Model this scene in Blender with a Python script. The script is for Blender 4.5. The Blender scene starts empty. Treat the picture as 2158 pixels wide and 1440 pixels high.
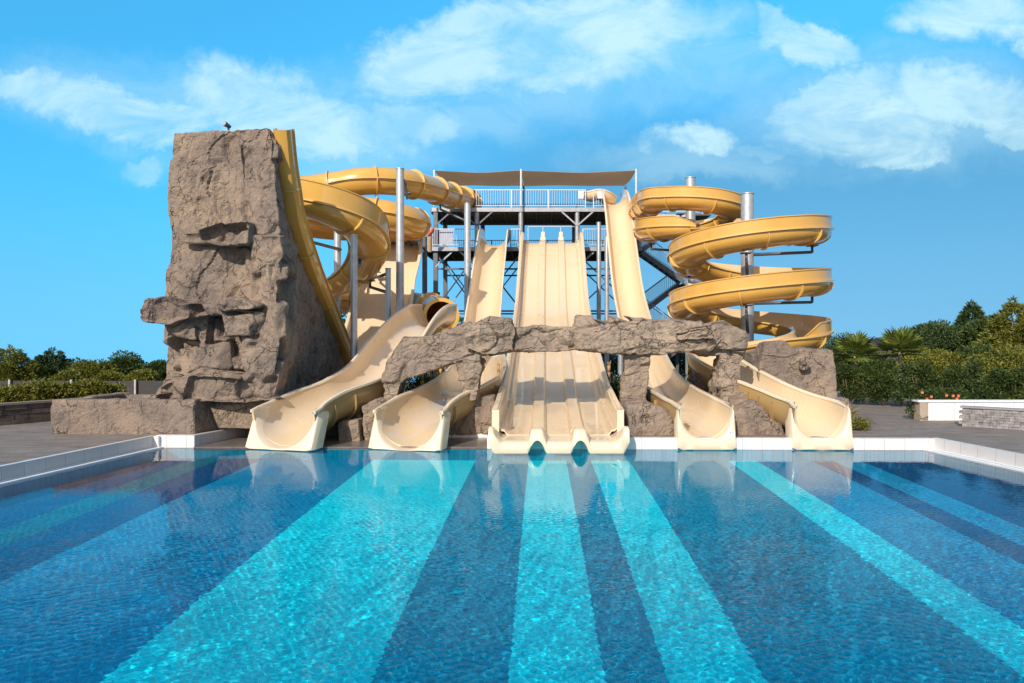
import bpy, bmesh, math, random
import numpy as np
from mathutils import Vector, noise as mnoise

random.seed(7)
rng = np.random.default_rng(7)
sc = bpy.context.scene
COL = sc.collection
R = math.radians

# ------------------------------------------------------------------ camera
F = 1439.0                       # focal length in photograph pixels
CX, CY, H = 1141.0, 720.0, 2.7   # principal point and eye height above the water
cam = bpy.data.cameras.new('camera')
cam_o = bpy.data.objects.new('camera', cam)
COL.objects.link(cam_o)
cam_o.location = (0, 0, H)
cam_o.rotation_euler = (R(90), 0, 0)
cam.sensor_width = 36
cam.lens = 24
cam.shift_x = -62 / 2158
cam.clip_start = 0.1
cam.clip_end = 3000
sc.camera = cam_o

# ------------------------------------------------------------------ sun and sky
SUN_EL, SUN_AZ = R(31), R(22)    # sun behind the camera, to the left
sd = Vector((-math.sin(SUN_AZ) * math.cos(SUN_EL), -math.cos(SUN_AZ) * math.cos(SUN_EL), math.sin(SUN_EL)))
sun = bpy.data.lights.new('sun', 'SUN')
sun.energy = 4.6
sun.angle = R(0.5)
sun.color = (1.0, 0.94, 0.85)
sun_o = bpy.data.objects.new('sun', sun)
COL.objects.link(sun_o)
sun_o.rotation_euler = (-sd).to_track_quat('-Z', 'Y').to_euler()
sun.cycles.is_caustics_light = True
sc.view_settings.view_transform = 'Standard'
sc.view_settings.look = 'None'
sc.view_settings.gamma = 1
sc.view_settings.exposure = 0
sc.cycles.use_denoising = True
sc.cycles.caustics_refractive = True
sc.cycles.caustics_reflective = False
sc.cycles.max_bounces = 10
sc.cycles.sample_clamp_indirect = 8

world = bpy.data.worlds.new('World')
sc.world = world
world.use_nodes = True


class NT:
    """small helper to write node trees compactly"""
    def __init__(s, nt):
        s.nt = nt
        s.L = nt.links.new

    def n(s, t, **kw):
        nd = s.nt.nodes.new(t)
        for k, v in kw.items():
            setattr(nd, k, v)
        return nd

    def put(s, sock, v):
        if hasattr(v, 'is_linked') or isinstance(v, bpy.types.NodeSocket):
            s.L(v, sock)
        else:
            sock.default_value = v

    def math(s, op, a, b=0.0, c=0.0, clamp=False):
        nd = s.n('ShaderNodeMath', operation=op, use_clamp=clamp)
        s.put(nd.inputs[0], a)
        s.put(nd.inputs[1], b)
        s.put(nd.inputs[2], c)
        return nd.outputs[0]

    def vmath(s, op, a, b=(0, 0, 0)):
        nd = s.n('ShaderNodeVectorMath', operation=op)
        s.put(nd.inputs[0], a)
        s.put(nd.inputs[1], b)
        return nd.outputs[1] if op in ('LENGTH', 'DOT_PRODUCT') else nd.outputs[0]

    def mix(s, f, a, b, mode='MIX'):
        nd = s.n('ShaderNodeMix', data_type='RGBA', blend_type=mode)
        s.put(nd.inputs[0], f)
        s.put(nd.inputs[6], a if not isinstance(a, tuple) else (*a, 1)[:4])
        s.put(nd.inputs[7], b if not isinstance(b, tuple) else (*b, 1)[:4])
        return nd.outputs[2]

    def noise(s, vec, scale, detail=4, rough=0.55, dist=0.0):
        nd = s.n('ShaderNodeTexNoise')
        if vec is not None:
            s.L(vec, nd.inputs['Vector'])
        nd.inputs['Scale'].default_value = scale
        nd.inputs['Detail'].default_value = detail
        nd.inputs['Roughness'].default_value = rough
        nd.inputs['Distortion'].default_value = dist
        return nd

    def ramp(s, f, stops, interp='LINEAR'):
        nd = s.n('ShaderNodeValToRGB')
        nd.color_ramp.interpolation = interp
        e = nd.color_ramp.elements
        while len(e) < len(stops):
            e.new(0.5)
        for i, (p, c) in enumerate(stops):
            e[i].position = p
            e[i].color = (*c, 1) if len(c) == 3 else c
        s.L(f, nd.inputs[0])
        return nd.outputs[0]

    def smooth(s, v, a, b):
        nd = s.n('ShaderNodeMapRange', interpolation_type='SMOOTHSTEP')
        s.put(nd.inputs[0], v)
        nd.inputs[1].default_value = a
        nd.inputs[2].default_value = b
        return nd.outputs[0]


def build_world():
    N = NT(world.node_tree)
    N.nt.nodes.clear()
    out = N.n('ShaderNodeOutputWorld')
    bg = N.n('ShaderNodeBackground')
    bg.inputs['Strength'].default_value = 0.12
    tc = N.n('ShaderNodeTexCoord')
    d = tc.outputs['Generated']
    sep = N.n('ShaderNodeSeparateXYZ')
    N.L(d, sep.inputs[0])
    x, y, z = sep.outputs
    # clear sky; in the half facing the slides the gradient is gentle
    zz = N.math('MULTIPLY_ADD', N.math('MAXIMUM', z, 0.0), 0.42, 0.22)
    comb = N.n('ShaderNodeCombineXYZ')
    N.L(x, comb.inputs[0]); N.L(y, comb.inputs[1]); N.L(zz, comb.inputs[2])
    sk = N.n('ShaderNodeTexSky', sky_type='NISHITA')
    sk.sun_disc = False
    sk.sun_elevation = SUN_EL
    sk.sun_rotation = R(180) + SUN_AZ
    sk.altitude = 0
    sk.air_density = 1.0
    sk.dust_density = 0.6
    sk.ozone_density = 2.0
    N.L(comb.outputs[0], sk.inputs[0])
    front = N.smooth(y, -0.15, 0.45)
    tint = N.mix(front, SKY_BACK, SKY_FRONT)
    sky = N.mix(1.0, sk.outputs[0], tint, 'MULTIPLY')
    kx = N.math('MULTIPLY', N.smooth(x, -0.42, 0.12), N.smooth(z, 0.42, 0.20))
    kx = N.math('MULTIPLY', kx, front)
    sky = N.mix(kx, sky, N.mix(1.0, sky, (1.06, 0.58, 0.54), 'MULTIPLY'))
    # pale horizon band
    hz = N.math('MULTIPLY', N.smooth(z, 0.22, -0.02), 0.45)
    sky = N.mix(hz, sky, (2.2, 4.3, 6.6))
    # clouds, placed by compass direction and height
    yy = N.math('MAXIMUM', y, 0.05)
    u = N.math('DIVIDE', x, yy)
    v = N.math('DIVIDE', z, yy)
    c2 = N.n('ShaderNodeCombineXYZ')
    N.L(u, c2.inputs[0]); N.L(v, c2.inputs[1])
    nz = N.noise(c2.outputs[0], 5.5, 7, 0.62)
    off = N.vmath('SUBTRACT', nz.outputs['Color'], (0.5, 0.5, 0.5))
    sc2 = N.n('ShaderNodeVectorMath', operation='MULTIPLY')
    N.L(off, sc2.inputs[0]); sc2.inputs[1].default_value = (0.20, 0.13, 0)
    p = N.vmath('ADD', c2.outputs[0], sc2.outputs[0])
    nzf = N.noise(c2.outputs[0], 24, 6, 0.66, 0.6)
    p = N.vmath('ADD', p, N.vmath('MULTIPLY', N.vmath('SUBTRACT', nzf.outputs['Color'], (.5, .5, .5)), (0.06, 0.045, 0)))
    acc = None
    for (cx, cy, rx, ry, rot, k) in CLOUDS:
        mp = N.n('ShaderNodeMapping', vector_type='TEXTURE')
        mp.inputs['Location'].default_value = ((cx - CX) / F, (CY - cy) / F, 0)
        mp.inputs['Rotation'].default_value = (0, 0, R(rot))
        mp.inputs['Scale'].default_value = (rx / F, ry / F, 1)
        N.L(p, mp.inputs[0])
        l = N.vmath('LENGTH', mp.outputs[0])
        m = N.math('MULTIPLY', N.smooth(l, 1.16, 0.50), k)
        acc = m if acc is None else N.math('MAXIMUM', acc, m)
    st = N.n('ShaderNodeMapping')
    st.inputs['Scale'].default_value = (3.0, 6.5, 1)
    N.L(c2.outputs[0], st.inputs[0])
    n2 = N.noise(st.outputs[0], 2.0, 10, 0.64, 0.7)
    fac = N.math('MULTIPLY', acc, N.math('MULTIPLY_ADD', N.smooth(n2.outputs[0], .28, .66), 0.72, 0.34, clamp=True))
    fac = N.math('MULTIPLY', fac, N.smooth(y, 0.0, 0.2))
    sky = N.mix(fac, sky, CLOUD_COL)
    N.L(sky, bg.inputs[0])
    N.L(bg.outputs[0], out.inputs[0])


SKY_FRONT = (0.46, 1.85, 2.12)
SKY_BACK = (1.5, 1.32, 1.15)
CLOUD_COL = (5.4, 7.9, 8.6)
CLOUDS = [
    (430, 225, 560, 120, -6, .30), (980, 190, 560, 130, 8, .30), (1330, 110, 420, 130, 0, .30), (1890, 240, 430, 160, 0, .30), (1480, 330, 300, 60, 0, .3), (620, 340, 380, 60, 0, .3),  # centre, half sizes (photo-pixel angles), tilt, density
    (1120, 120, 400, 95, 6, .85), (1270, 45, 330, 85, 4, .9), (1010, 60, 150, 80, 20, .8), (900, 130, 190, 80, 15, .85),
    (520, 190, 160, 85, -25, .8), (640, 265, 260, 85, -12, .85), (860, 255, 130, 60, 0, .6), (740, 320, 140, 40, -5, .5),
    (230, 225, 260, 65, -8, .75), (40, 180, 150, 45, -5, .75), (330, 345, 70, 30, 0, .45), (380, 255, 140, 60, -5, .7),
    (1450, 295, 120, 45, 0, .85), (1830, 280, 210, 85, -5, .9), (1760, 200, 160, 60, 12, .75), (1890, 330, 140, 40, 0, .9),
    (2000, 215, 170, 80, 0, .85), (2120, 240, 110, 80, 0, .8), (1620, 310, 80, 22, 0, .55),
    (2050, 40, 170, 65, 0, .9), (2160, 95, 50, 45, 0, .7), (1700, 95, 125, 40, -18, .8), (1625, 45, 60, 40, -40, .7), (2130, 300, 80, 28, 0, .75),
]
build_world()

# ------------------------------------------------------------------ helpers


def P(px, py, D):
    """the place on the ray through a photo pixel at a distance D from the eye plane"""
    return Vector(((px - CX) * D / F, D, H - (py - CY) * D / F))


def XA(px, D):
    return (px - CX) * D / F


def tag(o, label=None, cat=None, group=None, kind=None):
    if label: o['label'] = label
    if cat: o['category'] = cat
    if group: o['group'] = group
    if kind: o['kind'] = kind
    return o


def thing(name, loc, label, cat, group=None):
    o = bpy.data.objects.new(name, None)
    o.empty_display_size = 0.2
    COL.objects.link(o)
    o.location = loc
    return tag(o, label, cat, group)


def origin(o):
    v = Vector((0, 0, 0))
    while o is not None:
        v += o.location
        o = o.parent
    return v


class MB:
    def __init__(s):
        s.v = []; s.f = []; s.m = []; s.sm = []

    def add(s, V, Fc, mat=0, smooth=False):
        b = len(s.v)
        s.v += [tuple(p) for p in V]
        for k, f in enumerate(Fc):
            s.f.append(tuple(i + b for i in f))
            s.m.append(mat[k] if isinstance(mat, list) else mat)
            s.sm.append(smooth)
        return s

    def box(s, c, size, mat=0, rz=0.0):
        hx, hy, hz = [a / 2 for a in size]
        ca, sa = math.cos(rz), math.sin(rz)
        V = []
        for dx, dy, dz in ((-1, -1, -1), (1, -1, -1), (1, 1, -1), (-1, 1, -1), (-1, -1, 1), (1, -1, 1), (1, 1, 1), (-1, 1, 1)):
            a, b = dx * hx, dy * hy
            V.append((c[0] + a * ca - b * sa, c[1] + a * sa + b * ca, c[2] + dz * hz))
        return s.add(V, [(3, 2, 1, 0), (4, 5, 6, 7), (0, 1, 5, 4), (1, 2, 6, 5), (2, 3, 7, 6), (3, 0, 4, 7)], mat)

    def bar(s, p0, p1, w, h=None, mat=0):
        h = h or w
        p0, p1 = Vector(p0), Vector(p1)
        t = (p1 - p0).normalized()
        up = Vector((0, 0, 1)) if abs(t.z) < 0.95 else Vector((0, 1, 0))
        r = t.cross(up).normalized()
        n = r.cross(t)
        V = []
        for p in (p0, p1):
            for a, b in ((-1, -1), (1, -1), (1, 1), (-1, 1)):
                V.append(p + r * (a * w / 2) + n * (b * h / 2))
        return s.add(V, [(0, 1, 2, 3), (7, 6, 5, 4), (0, 4, 5, 1), (1, 5, 6, 2), (2, 6, 7, 3), (3, 7, 4, 0)], mat)

    def cyl(s, p0, p1, r0, r1=None, n=16, mat=0):
        r1 = r0 if r1 is None else r1
        p0, p1 = Vector(p0), Vector(p1)
        t = (p1 - p0).normalized()
        up = Vector((0, 0, 1)) if abs(t.z) < 0.95 else Vector((0, 1, 0))
        r = t.cross(up).normalized()
        q = r.cross(t)
        V = []
        for p, rad in ((p0, r0), (p1, r1)):
            for k in range(n):
                a = 2 * math.pi * k / n
                V.append(p + (r * math.cos(a) + q * math.sin(a)) * rad)
        s.add(V, [(k, (k + 1) % n, n + (k + 1) % n, n + k) for k in range(n)], mat, True)
        b = len(s.v) - 2 * n
        s.f += [tuple(b + k for k in reversed(range(n))), tuple(b + n + k for k in range(n))]
        s.m += [mat, mat]; s.sm += [False, False]
        return s

    def lathe(s, prof, c, n=20, mat=0):
        V = []; Fc = []
        for (r, z) in prof:
            for k in range(n):
                a = 2 * math.pi * k / n
                V.append((c[0] + r * math.cos(a), c[1] + r * math.sin(a), c[2] + z))
        for i in range(len(prof) - 1):
            for k in range(n):
                Fc.append((i * n + k, i * n + (k + 1) % n, (i + 1) * n + (k + 1) % n, (i + 1) * n + k))
        return s.add(V, Fc, mat, True)

    def sweep(s, fr, prof, mats=None, closed=True, cap=True, smooth=True, i0=0, i1=None, scale=None):
        """profile (u to the rider's right, v up) along frames"""
        fr = fr[i0:i1]
        m = len(prof); V = []; Fc = []; ml = []
        for i, (p, r, n, t) in enumerate(fr):
            k = 1.0 if scale is None else scale[i0 + i]
            for (u, v) in prof:
                V.append(p + r * (u * k) + n * v)
        seg = m if closed else m - 1
        for i in range(len(fr) - 1):
            for j in range(seg):
                j2 = (j + 1) % m
                Fc.append((i * m + j, i * m + j2, (i + 1) * m + j2, (i + 1) * m + j))
                ml.append(0 if mats is None else mats[j])
        s.add(V, Fc, ml, smooth)
        if cap and closed:
            b = len(s.v) - len(V)
            h = m // 2
            for base in (b, b + (len(fr) - 1) * m):
                for j in range(h - 1):       # strip between the inner and the outer skin
                    s.f.append((base + j, base + j + 1, base + m - 2 - j, base + m - 1 - j))
                    s.m.append(0); s.sm.append(False)
        return s

    def build(s, name, mats, parent=None, sharp=35):
        if not isinstance(mats, (list, tuple)):
            mats = [mats]
        me = bpy.data.meshes.new(name)
        o = bpy.data.objects.new(name, me)
        COL.objects.link(o)
        off = Vector((0, 0, 0))
        if parent is not None:
            o.parent = parent
            off = origin(parent)
        me.from_pydata([(a - off.x, b - off.y, c - off.z) for a, b, c in s.v], [], s.f)
        for m in mats:
            me.materials.append(m)
        me.polygons.foreach_set('material_index', s.m)
        me.polygons.foreach_set('use_smooth', s.sm)
        bm = bmesh.new(); bm.from_mesh(me)
        bmesh.ops.recalc_face_normals(bm, faces=bm.faces)
        for e in bm.edges:
            if len(e.link_faces) == 2 and e.calc_face_angle(0) > R(sharp):
                e.smooth = False
        bm.to_mesh(me); bm.free()
        return o


def spline(pts, step=0.15):
    A = np.array(pts, float)
    A = np.vstack([2 * A[0] - A[1], A, 2 * A[-1] - A[-2]])
    out = []
    for i in range(1, len(A) - 2):
        p0, p1, p2, p3 = A[i - 1], A[i], A[i + 1], A[i + 2]
        for t in np.linspace(0, 1, 24, endpoint=False):
            out.append(0.5 * ((2 * p1) + (-p0 + p2) * t + (2 * p0 - 5 * p1 + 4 * p2 - p3) * t * t + (-p0 + 3 * p1 - 3 * p2 + p3) * t ** 3))
    out.append(A[-2])
    out = np.array(out)
    d = np.concatenate([[0], np.cumsum(np.linalg.norm(np.diff(out[:, :3], axis=0), axis=1))])
    n = max(2, int(d[-1] / step))
    s = np.linspace(0, d[-1], n + 1)
    return np.stack([np.interp(s, d, out[:, k]) for k in range(out.shape[1])], 1)


def frames(path, bank=None):
    T = np.gradient(path[:, :3], axis=0)
    fr = []
    for i in range(len(path)):
        t = Vector(T[i]).normalized()
        r = t.cross(Vector((0, 0, 1))).normalized()
        n = r.cross(t)
        fr.append((Vector(path[i, :3]), r, n, t))
    return fr


# ------------------------------------------------------------------ materials
MATS = {}


def base_mat(name):
    m = bpy.data.materials.new(name)
    m.use_nodes = True
    N = NT(m.node_tree)
    b = m.node_tree.nodes['Principled BSDF']
    return m, N, b


def plain(name, col, rough=0.5, metal=0.0, var=0.08, scale=2.0, bump=0.0, bscale=60, coat=0.0):
    m, N, b = base_mat(name)
    tc = N.n('ShaderNodeTexCoord')
    nz = N.noise(tc.outputs['Object'], scale, 5, 0.6)
    lo = tuple(c * (1 - var) for c in col); hi = tuple(min(1, c * (1 + var)) for c in col)
    N.L(N.ramp(nz.outputs[0], [(0.3, lo), (0.7, hi)]), b.inputs['Base Color'])
    b.inputs['Roughness'].default_value = rough
    b.inputs['Metallic'].default_value = metal
    if coat:
        b.inputs['Coat Weight'].default_value = coat
        b.inputs['Coat Roughness'].default_value = 0.08
    if bump:
        n2 = N.noise(tc.outputs['Object'], bscale, 4, 0.6)
        bp = N.n('ShaderNodeBump')
        bp.inputs['Strength'].default_value = bump
        bp.inputs['Distance'].default_value = 0.02
        N.L(n2.outputs[0], bp.inputs['Height'])
        N.L(bp.outputs[0], b.inputs['Normal'])
    return m


def gelcoat(name, col, stain, rough=0.22, stain_amt=0.5):
    """fibreglass with a glossy gel coat, water streaks and slight waviness"""
    m, N, b = base_mat(name)
    tc = N.n('ShaderNodeTexCoord')
    o = tc.outputs['Object']
    n1 = N.noise(o, 0.8, 6, 0.65)
    n2 = N.noise(o, 7.0, 5, 0.7, 0.6)
    f = N.math('MULTIPLY', N.smooth(n1.outputs[0], 0.48, 0.75), stain_amt)
    c = N.mix(f, col, stain)
    c = N.mix(N.math('MULTIPLY', N.smooth(n2.outputs[0], 0.55, 0.8), 0.05), c, stain)
    N.L(c, b.inputs['Base Color'])
    rr = N.math('MULTIPLY_ADD', n1.outputs[0], 0.18, rough - 0.07)
    N.L(rr, b.inputs['Roughness'])
    b.inputs['Coat Weight'].default_value = 0.55
    b.inputs['Coat Roughness'].default_value = 0.05
    n3 = N.noise(o, 1.1, 1, 0.4)
    bp = N.n('ShaderNodeBump')
    bp.inputs['Strength'].default_value = 0.12
    bp.inputs['Distance'].default_value = 0.03
    N.L(n3.outputs[0], bp.inputs['Height'])
    N.L(bp.outputs[0], b.inputs['Normal'])
    return m


def rock_mat(name, c1, c2, c3, dark, cs=(1, 1, 1)):
    m, N, b = base_mat(name)
    g = N.n('ShaderNodeNewGeometry')
    pos = g.outputs['Position']
    n1 = N.noise(pos, 0.7, 6, 0.6, 0.5)
    n2 = N.noise(pos, 4.5, 8, 0.68, 0.4)
    n3 = N.noise(pos, 26, 6, 0.7)
    st = N.n('ShaderNodeMapping')
    st.inputs['Scale'].default_value = (5, 5, 0.55)
    N.L(pos, st.inputs[0])
    n4 = N.noise(st.outputs[0], 1.0, 5, 0.6, 0.3)
    c = N.ramp(n1.outputs[0], [(0.32, c2), (0.5, c1), (0.68, c3)])
    c = N.mix(N.math('MULTIPLY', N.smooth(n2.outputs[0], 0.47, 0.72), 0.78), c, dark)
    c = N.mix(N.math('MULTIPLY', N.smooth(n4.outputs[0], 0.54, 0.74), 0.45), c, dark)
    c = N.mix(N.math('MULTIPLY', N.smooth(n3.outputs[0], 0.50, 0.70), 0.34), c, tuple(min(1, k * 1.45) for k in c3))
    N.L(c, b.inputs['Base Color'])
    b.inputs['Roughness'].default_value = 0.9
    b.inputs['Specular IOR Level'].default_value = 0.2
    wv = N.noise(pos, 1.6, 4, 0.6)
    wp = N.vmath('ADD', N.vmath('MULTIPLY', pos, cs), N.vmath('MULTIPLY', N.vmath('SUBTRACT', wv.outputs['Color'], (.5, .5, .5)), (.75, .75, .75)))
    crack = None
    for vs, wd in ((0.8, .016), (2.1, .020)):
        vo = N.n('ShaderNodeTexVoronoi', feature='DISTANCE_TO_EDGE')
        vo.inputs['Scale'].default_value = vs
        N.L(wp, vo.inputs['Vector'])
        e = N.smooth(vo.outputs['Distance'], wd, 0.0)
        e = N.math('MULTIPLY', e, N.smooth(N.noise(pos, 1.3 if crack is None else 2.1, 2).outputs[0], .49, .62))
        crack = e if crack is None else N.math('MAXIMUM', crack, e)
    c = N.mix(N.math('MULTIPLY', crack, 0.45), c, tuple(k * .6 for k in dark))
    N.L(c, b.inputs['Base Color'])
    h = N.math('MULTIPLY_ADD', n3.outputs[0], 0.42, N.math('MULTIPLY', n2.outputs[0], 0.7))
    h = N.math('SUBTRACT', h, N.math('MULTIPLY', crack, 0.8))
    bp = N.n('ShaderNodeBump')
    bp.inputs['Strength'].default_value = 0.9
    bp.inputs['Distance'].default_value = 0.10
    N.L(h, bp.inputs['Height'])
    N.L(bp.outputs[0], b.inputs['Normal'])
    return m


def leaf_mat(name, dark, mid, light, trans=0.3):
    m, N, b = base_mat(name)
    g = N.n('ShaderNodeNewGeometry')
    c = N.ramp(g.outputs['Random Per Island'], [(0.0, dark), (0.5, mid), (1.0, light)])
    nz = N.noise(g.outputs['Position'], 1.3, 3, 0.5)
    c = N.mix(N.math('MULTIPLY', N.smooth(nz.outputs[0], 0.4, 0.65), 0.4), c, light)
    N.L(c, b.inputs['Base Color'])
    b.inputs['Roughness'].default_value = 0.55
    b.inputs['Specular IOR Level'].default_value = 0.25
    tr = N.n('ShaderNodeBsdfTranslucent')
    N.L(c, tr.inputs[0])
    mx = N.n('ShaderNodeMixShader')
    mx.inputs[0].default_value = trans
    N.L(b.outputs[0], mx.inputs[1]); N.L(tr.outputs[0], mx.inputs[2])
    N.L(mx.outputs[0], m.node_tree.nodes['Material Output'].inputs[0])
    return m


def tile_mat(name, col, grout, sx, sz, rough=0.25, gw=0.012, axis='XZ', var=0.06):
    """glazed tiles: joints from the world position"""
    m, N, b = base_mat(name)
    g = N.n('ShaderNodeNewGeometry')
    sep = N.n('ShaderNodeSeparateXYZ')
    N.L(g.outputs['Position'], sep.inputs[0])
    a = sep.outputs['XYZ'.index(axis[0])]; c_ = sep.outputs['XYZ'.index(axis[1])]
    fa = N.math('FRACT', N.math('DIVIDE', a, sx)); fb = N.math('FRACT', N.math('DIVIDE', c_, sz))
    la = N.math('LESS_THAN', fa, gw / sx); lb = N.math('LESS_THAN', fb, gw / sz)
    line = N.math('MAXIMUM', la, lb)
    wn = N.n('ShaderNodeTexWhiteNoise', noise_dimensions='2D')
    cb = N.n('ShaderNodeCombineXYZ')
    N.L(N.math('FLOOR', N.math('DIVIDE', a, sx)), cb.inputs[0]); N.L(N.math('FLOOR', N.math('DIVIDE', c_, sz)), cb.inputs[1])
    N.L(cb.outputs[0], wn.inputs[0])
    tc = N.ramp(wn.outputs[0], [(0, tuple(k * (1 - var) for k in col)), (1, tuple(min(1, k * (1 + var)) for k in col))])
    nz = N.noise(g.outputs['Position'], 3, 5, 0.6)
    tc = N.mix(N.math('MULTIPLY', N.smooth(nz.outputs[0], 0.5, 0.8), 0.25), tc, tuple(k * 0.75 for k in col))
    N.L(N.mix(line, tc, grout), b.inputs['Base Color'])
    b.inputs['Roughness'].default_value = rough
    return m


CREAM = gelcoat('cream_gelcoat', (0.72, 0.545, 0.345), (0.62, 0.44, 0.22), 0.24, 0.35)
CREAM_OUT_SHADED = gelcoat('cream_gelcoat_outside_shaded', (0.42, 0.265, 0.105), (0.33, 0.19, 0.06), 0.3, 0.5)  # ochre outer skin, lowered further to carry underside shade in its colour
CREAM_RIM = gelcoat('cream_gelcoat_rim', (0.75, 0.60, 0.42), (0.64, 0.48, 0.29), 0.25, 0.25)
YELLOW = gelcoat('yellow_gelcoat', (0.66, 0.365, 0.078), (0.54, 0.265, 0.04), 0.2, 0.4)
YELLOW_RIM = gelcoat('yellow_gelcoat_flange', (0.68, 0.42, 0.12), (0.56, 0.30, 0.05), 0.3, 0.3)
INSIDE = gelcoat('flume_inside', (0.68, 0.49, 0.28), (0.58, 0.39, 0.18), 0.24, 0.4)
GALV = plain('galvanised_steel', (0.52, 0.52, 0.52), 0.42, 0.55, 0.14, 6)
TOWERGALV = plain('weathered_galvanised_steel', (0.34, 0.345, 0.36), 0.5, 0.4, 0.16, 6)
DARK_SHADE_STEEL = plain('dark_and_shaded_steel', (0.12, 0.125, 0.14), 0.5, 0.4, 0.2, 5)  # dark fittings; tower members are galvanised steel with shade in the colour
WHITESTEEL = plain('white_painted_steel', (0.56, 0.58, 0.61), 0.4, 0.2, 0.08, 5)
GRATE = plain('platform_grating', (0.11, 0.10, 0.095), 0.8, 0.0, 0.25, 9)
FABRIC = leaf_mat('shade_fabric', (0.50, 0.395, 0.295), (0.52, 0.41, 0.305), (0.54, 0.43, 0.32), 0.72)
ROCK = rock_mat('painted_rock', (0.285, 0.213, 0.163), (0.205, 0.162, 0.135), (0.37, 0.272, 0.192), (0.10, 0.080, 0.072), (1, 1, .6))
ROCK_GREY = rock_mat('weathered_rock', (0.335, 0.25, 0.187), (0.25, 0.19, 0.148), (0.43, 0.32, 0.23), (0.115, 0.09, 0.078), (.55, .55, 1.7))
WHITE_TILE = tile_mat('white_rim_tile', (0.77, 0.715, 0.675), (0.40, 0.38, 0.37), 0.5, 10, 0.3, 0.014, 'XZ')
WHITE_TILE_Y_SHADED = tile_mat('white_rim_tile_side_shaded', (0.60, 0.555, 0.525), (0.40, 0.38, 0.37), 0.5, 10, 0.3, 0.014, 'YZ')  # same white tile, darkened to carry the shade of the side walls
LIP = plain('white_gutter', (0.80, 0.765, 0.735), 0.4, 0, 0.05, 4)
TRUNK = plain('bark', (0.16, 0.11, 0.07), 0.9, 0, 0.25, 8, 0.3, 30)
PALETRUNK = plain('pale_bark', (0.45, 0.40, 0.34), 0.9, 0, 0.2, 8, 0.3, 30)
BLACK = plain('black_mark', (0.03, 0.03, 0.04), 0.6)
WHITE = plain('white_plastic', (0.85, 0.85, 0.85), 0.4)
RED = plain('red_plastic', (0.55, 0.07, 0.03), 0.45)
LEAF = {
    'dark': leaf_mat('dark_foliage', (0.018, 0.036, 0.008), (0.052, 0.088, 0.020), (0.12, 0.15, 0.034)),
    'conifer': leaf_mat('conifer_foliage', (0.018, 0.038, 0.014), (0.052, 0.090, 0.030), (0.125, 0.16, 0.05)),
    'olive': leaf_mat('olive_foliage', (0.045, 0.060, 0.009), (0.15, 0.165, 0.027), (0.29, 0.27, 0.045)),
    'yellow': leaf_mat('yellow_green_foliage', (0.06, 0.075, 0.010), (0.16, 0.16, 0.025), (0.28, 0.25, 0.04)),
    'palm': leaf_mat('palm_foliage', (0.07, 0.10, 0.015), (0.16, 0.20, 0.035), (0.28, 0.32, 0.07)),
    'hedge': leaf_mat('hedge_foliage', (0.014, 0.028, 0.008), (0.042, 0.072, 0.018), (0.095, 0.125, 0.03)),
    'dry': leaf_mat('dry_leaves', (0.22, 0.18, 0.08), (0.32, 0.27, 0.12), (0.42, 0.36, 0.18)),
    'flower': leaf_mat('orange_petals', (0.65, 0.10, 0.05), (0.75, 0.16, 0.08), (0.80, 0.30, 0.14)),
    'bamboo': leaf_mat('bamboo_foliage', (0.04, 0.07, 0.015), (0.08, 0.13, 0.03), (0.14, 0.19, 0.05)),
}

# ------------------------------------------------------------------ pool, deck, ground
DEPTH = 1.0
YN, YF = 1.0, 17.3


def xl(D): return -9.65 - 0.12 * (17.45 - D)
def xr(D): return 9.57 + 0.165 * (16.9 - D)
def yback(X): return 17.3 + (X + 9.6) * (16.9 - 17.3) / 19.2


def mosaic(name, col, var):
    m, N, b = base_mat(name)
    g = N.n('ShaderNodeNewGeometry')
    sp = N.vmath('MULTIPLY', g.outputs['Position'], (40, 40, 0))
    wn = N.n('ShaderNodeTexWhiteNoise', noise_dimensions='3D')
    N.L(N.vmath('FLOOR', sp), wn.inputs[0])
    lo = tuple(c * (1 - var) for c in col); hi = tuple(min(1, c * (1 + var)) for c in col)
    N.L(N.ramp(wn.outputs[0], [(0, lo), (1, hi)]), b.inputs['Base Color'])
    b.inputs['Roughness'].default_value = 0.6
    b.inputs['Specular IOR Level'].default_value = 0.1
    return m


T_LIGHT = mosaic('turquoise_mosaic', (0.003, 0.69, 0.82), 0.16)
T_MID = mosaic('mid_blue_mosaic', (0.0003, 0.250, 0.455), 0.22)
T_BLUE = mosaic('deep_blue_mosaic', (0.0003, 0.275, 0.43), 0.22)
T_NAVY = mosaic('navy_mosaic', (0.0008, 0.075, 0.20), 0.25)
T_LIGHT_SHADED = mosaic('shaded_turquoise_mosaic', (0.003, 0.15, 0.22), 0.22)  # turquoise stripe with the left side's shade mixed into its colour

mb = MB()
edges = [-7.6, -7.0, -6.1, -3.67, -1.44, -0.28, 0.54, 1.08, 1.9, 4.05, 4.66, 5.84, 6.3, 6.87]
cols = [3, 4, 3, 1, 0, 2, 0, 2, 0, 2, 0, 1, 3, 1, 3]  # left navy and teal bands hold that side's shade in their colour
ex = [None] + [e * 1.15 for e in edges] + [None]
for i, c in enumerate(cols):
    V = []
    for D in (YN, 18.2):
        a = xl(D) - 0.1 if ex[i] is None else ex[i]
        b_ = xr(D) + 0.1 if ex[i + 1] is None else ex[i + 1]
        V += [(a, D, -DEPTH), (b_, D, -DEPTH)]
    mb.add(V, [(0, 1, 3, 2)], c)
pf = mb.build('pool_floor', [T_LIGHT, T_MID, T_BLUE, T_NAVY, T_LIGHT_SHADED])
tag(pf, 'mosaic pool floor with turquoise and blue stripes', 'pool floor', kind='structure')
pf.cycles.is_caustics_receiver = True

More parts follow.
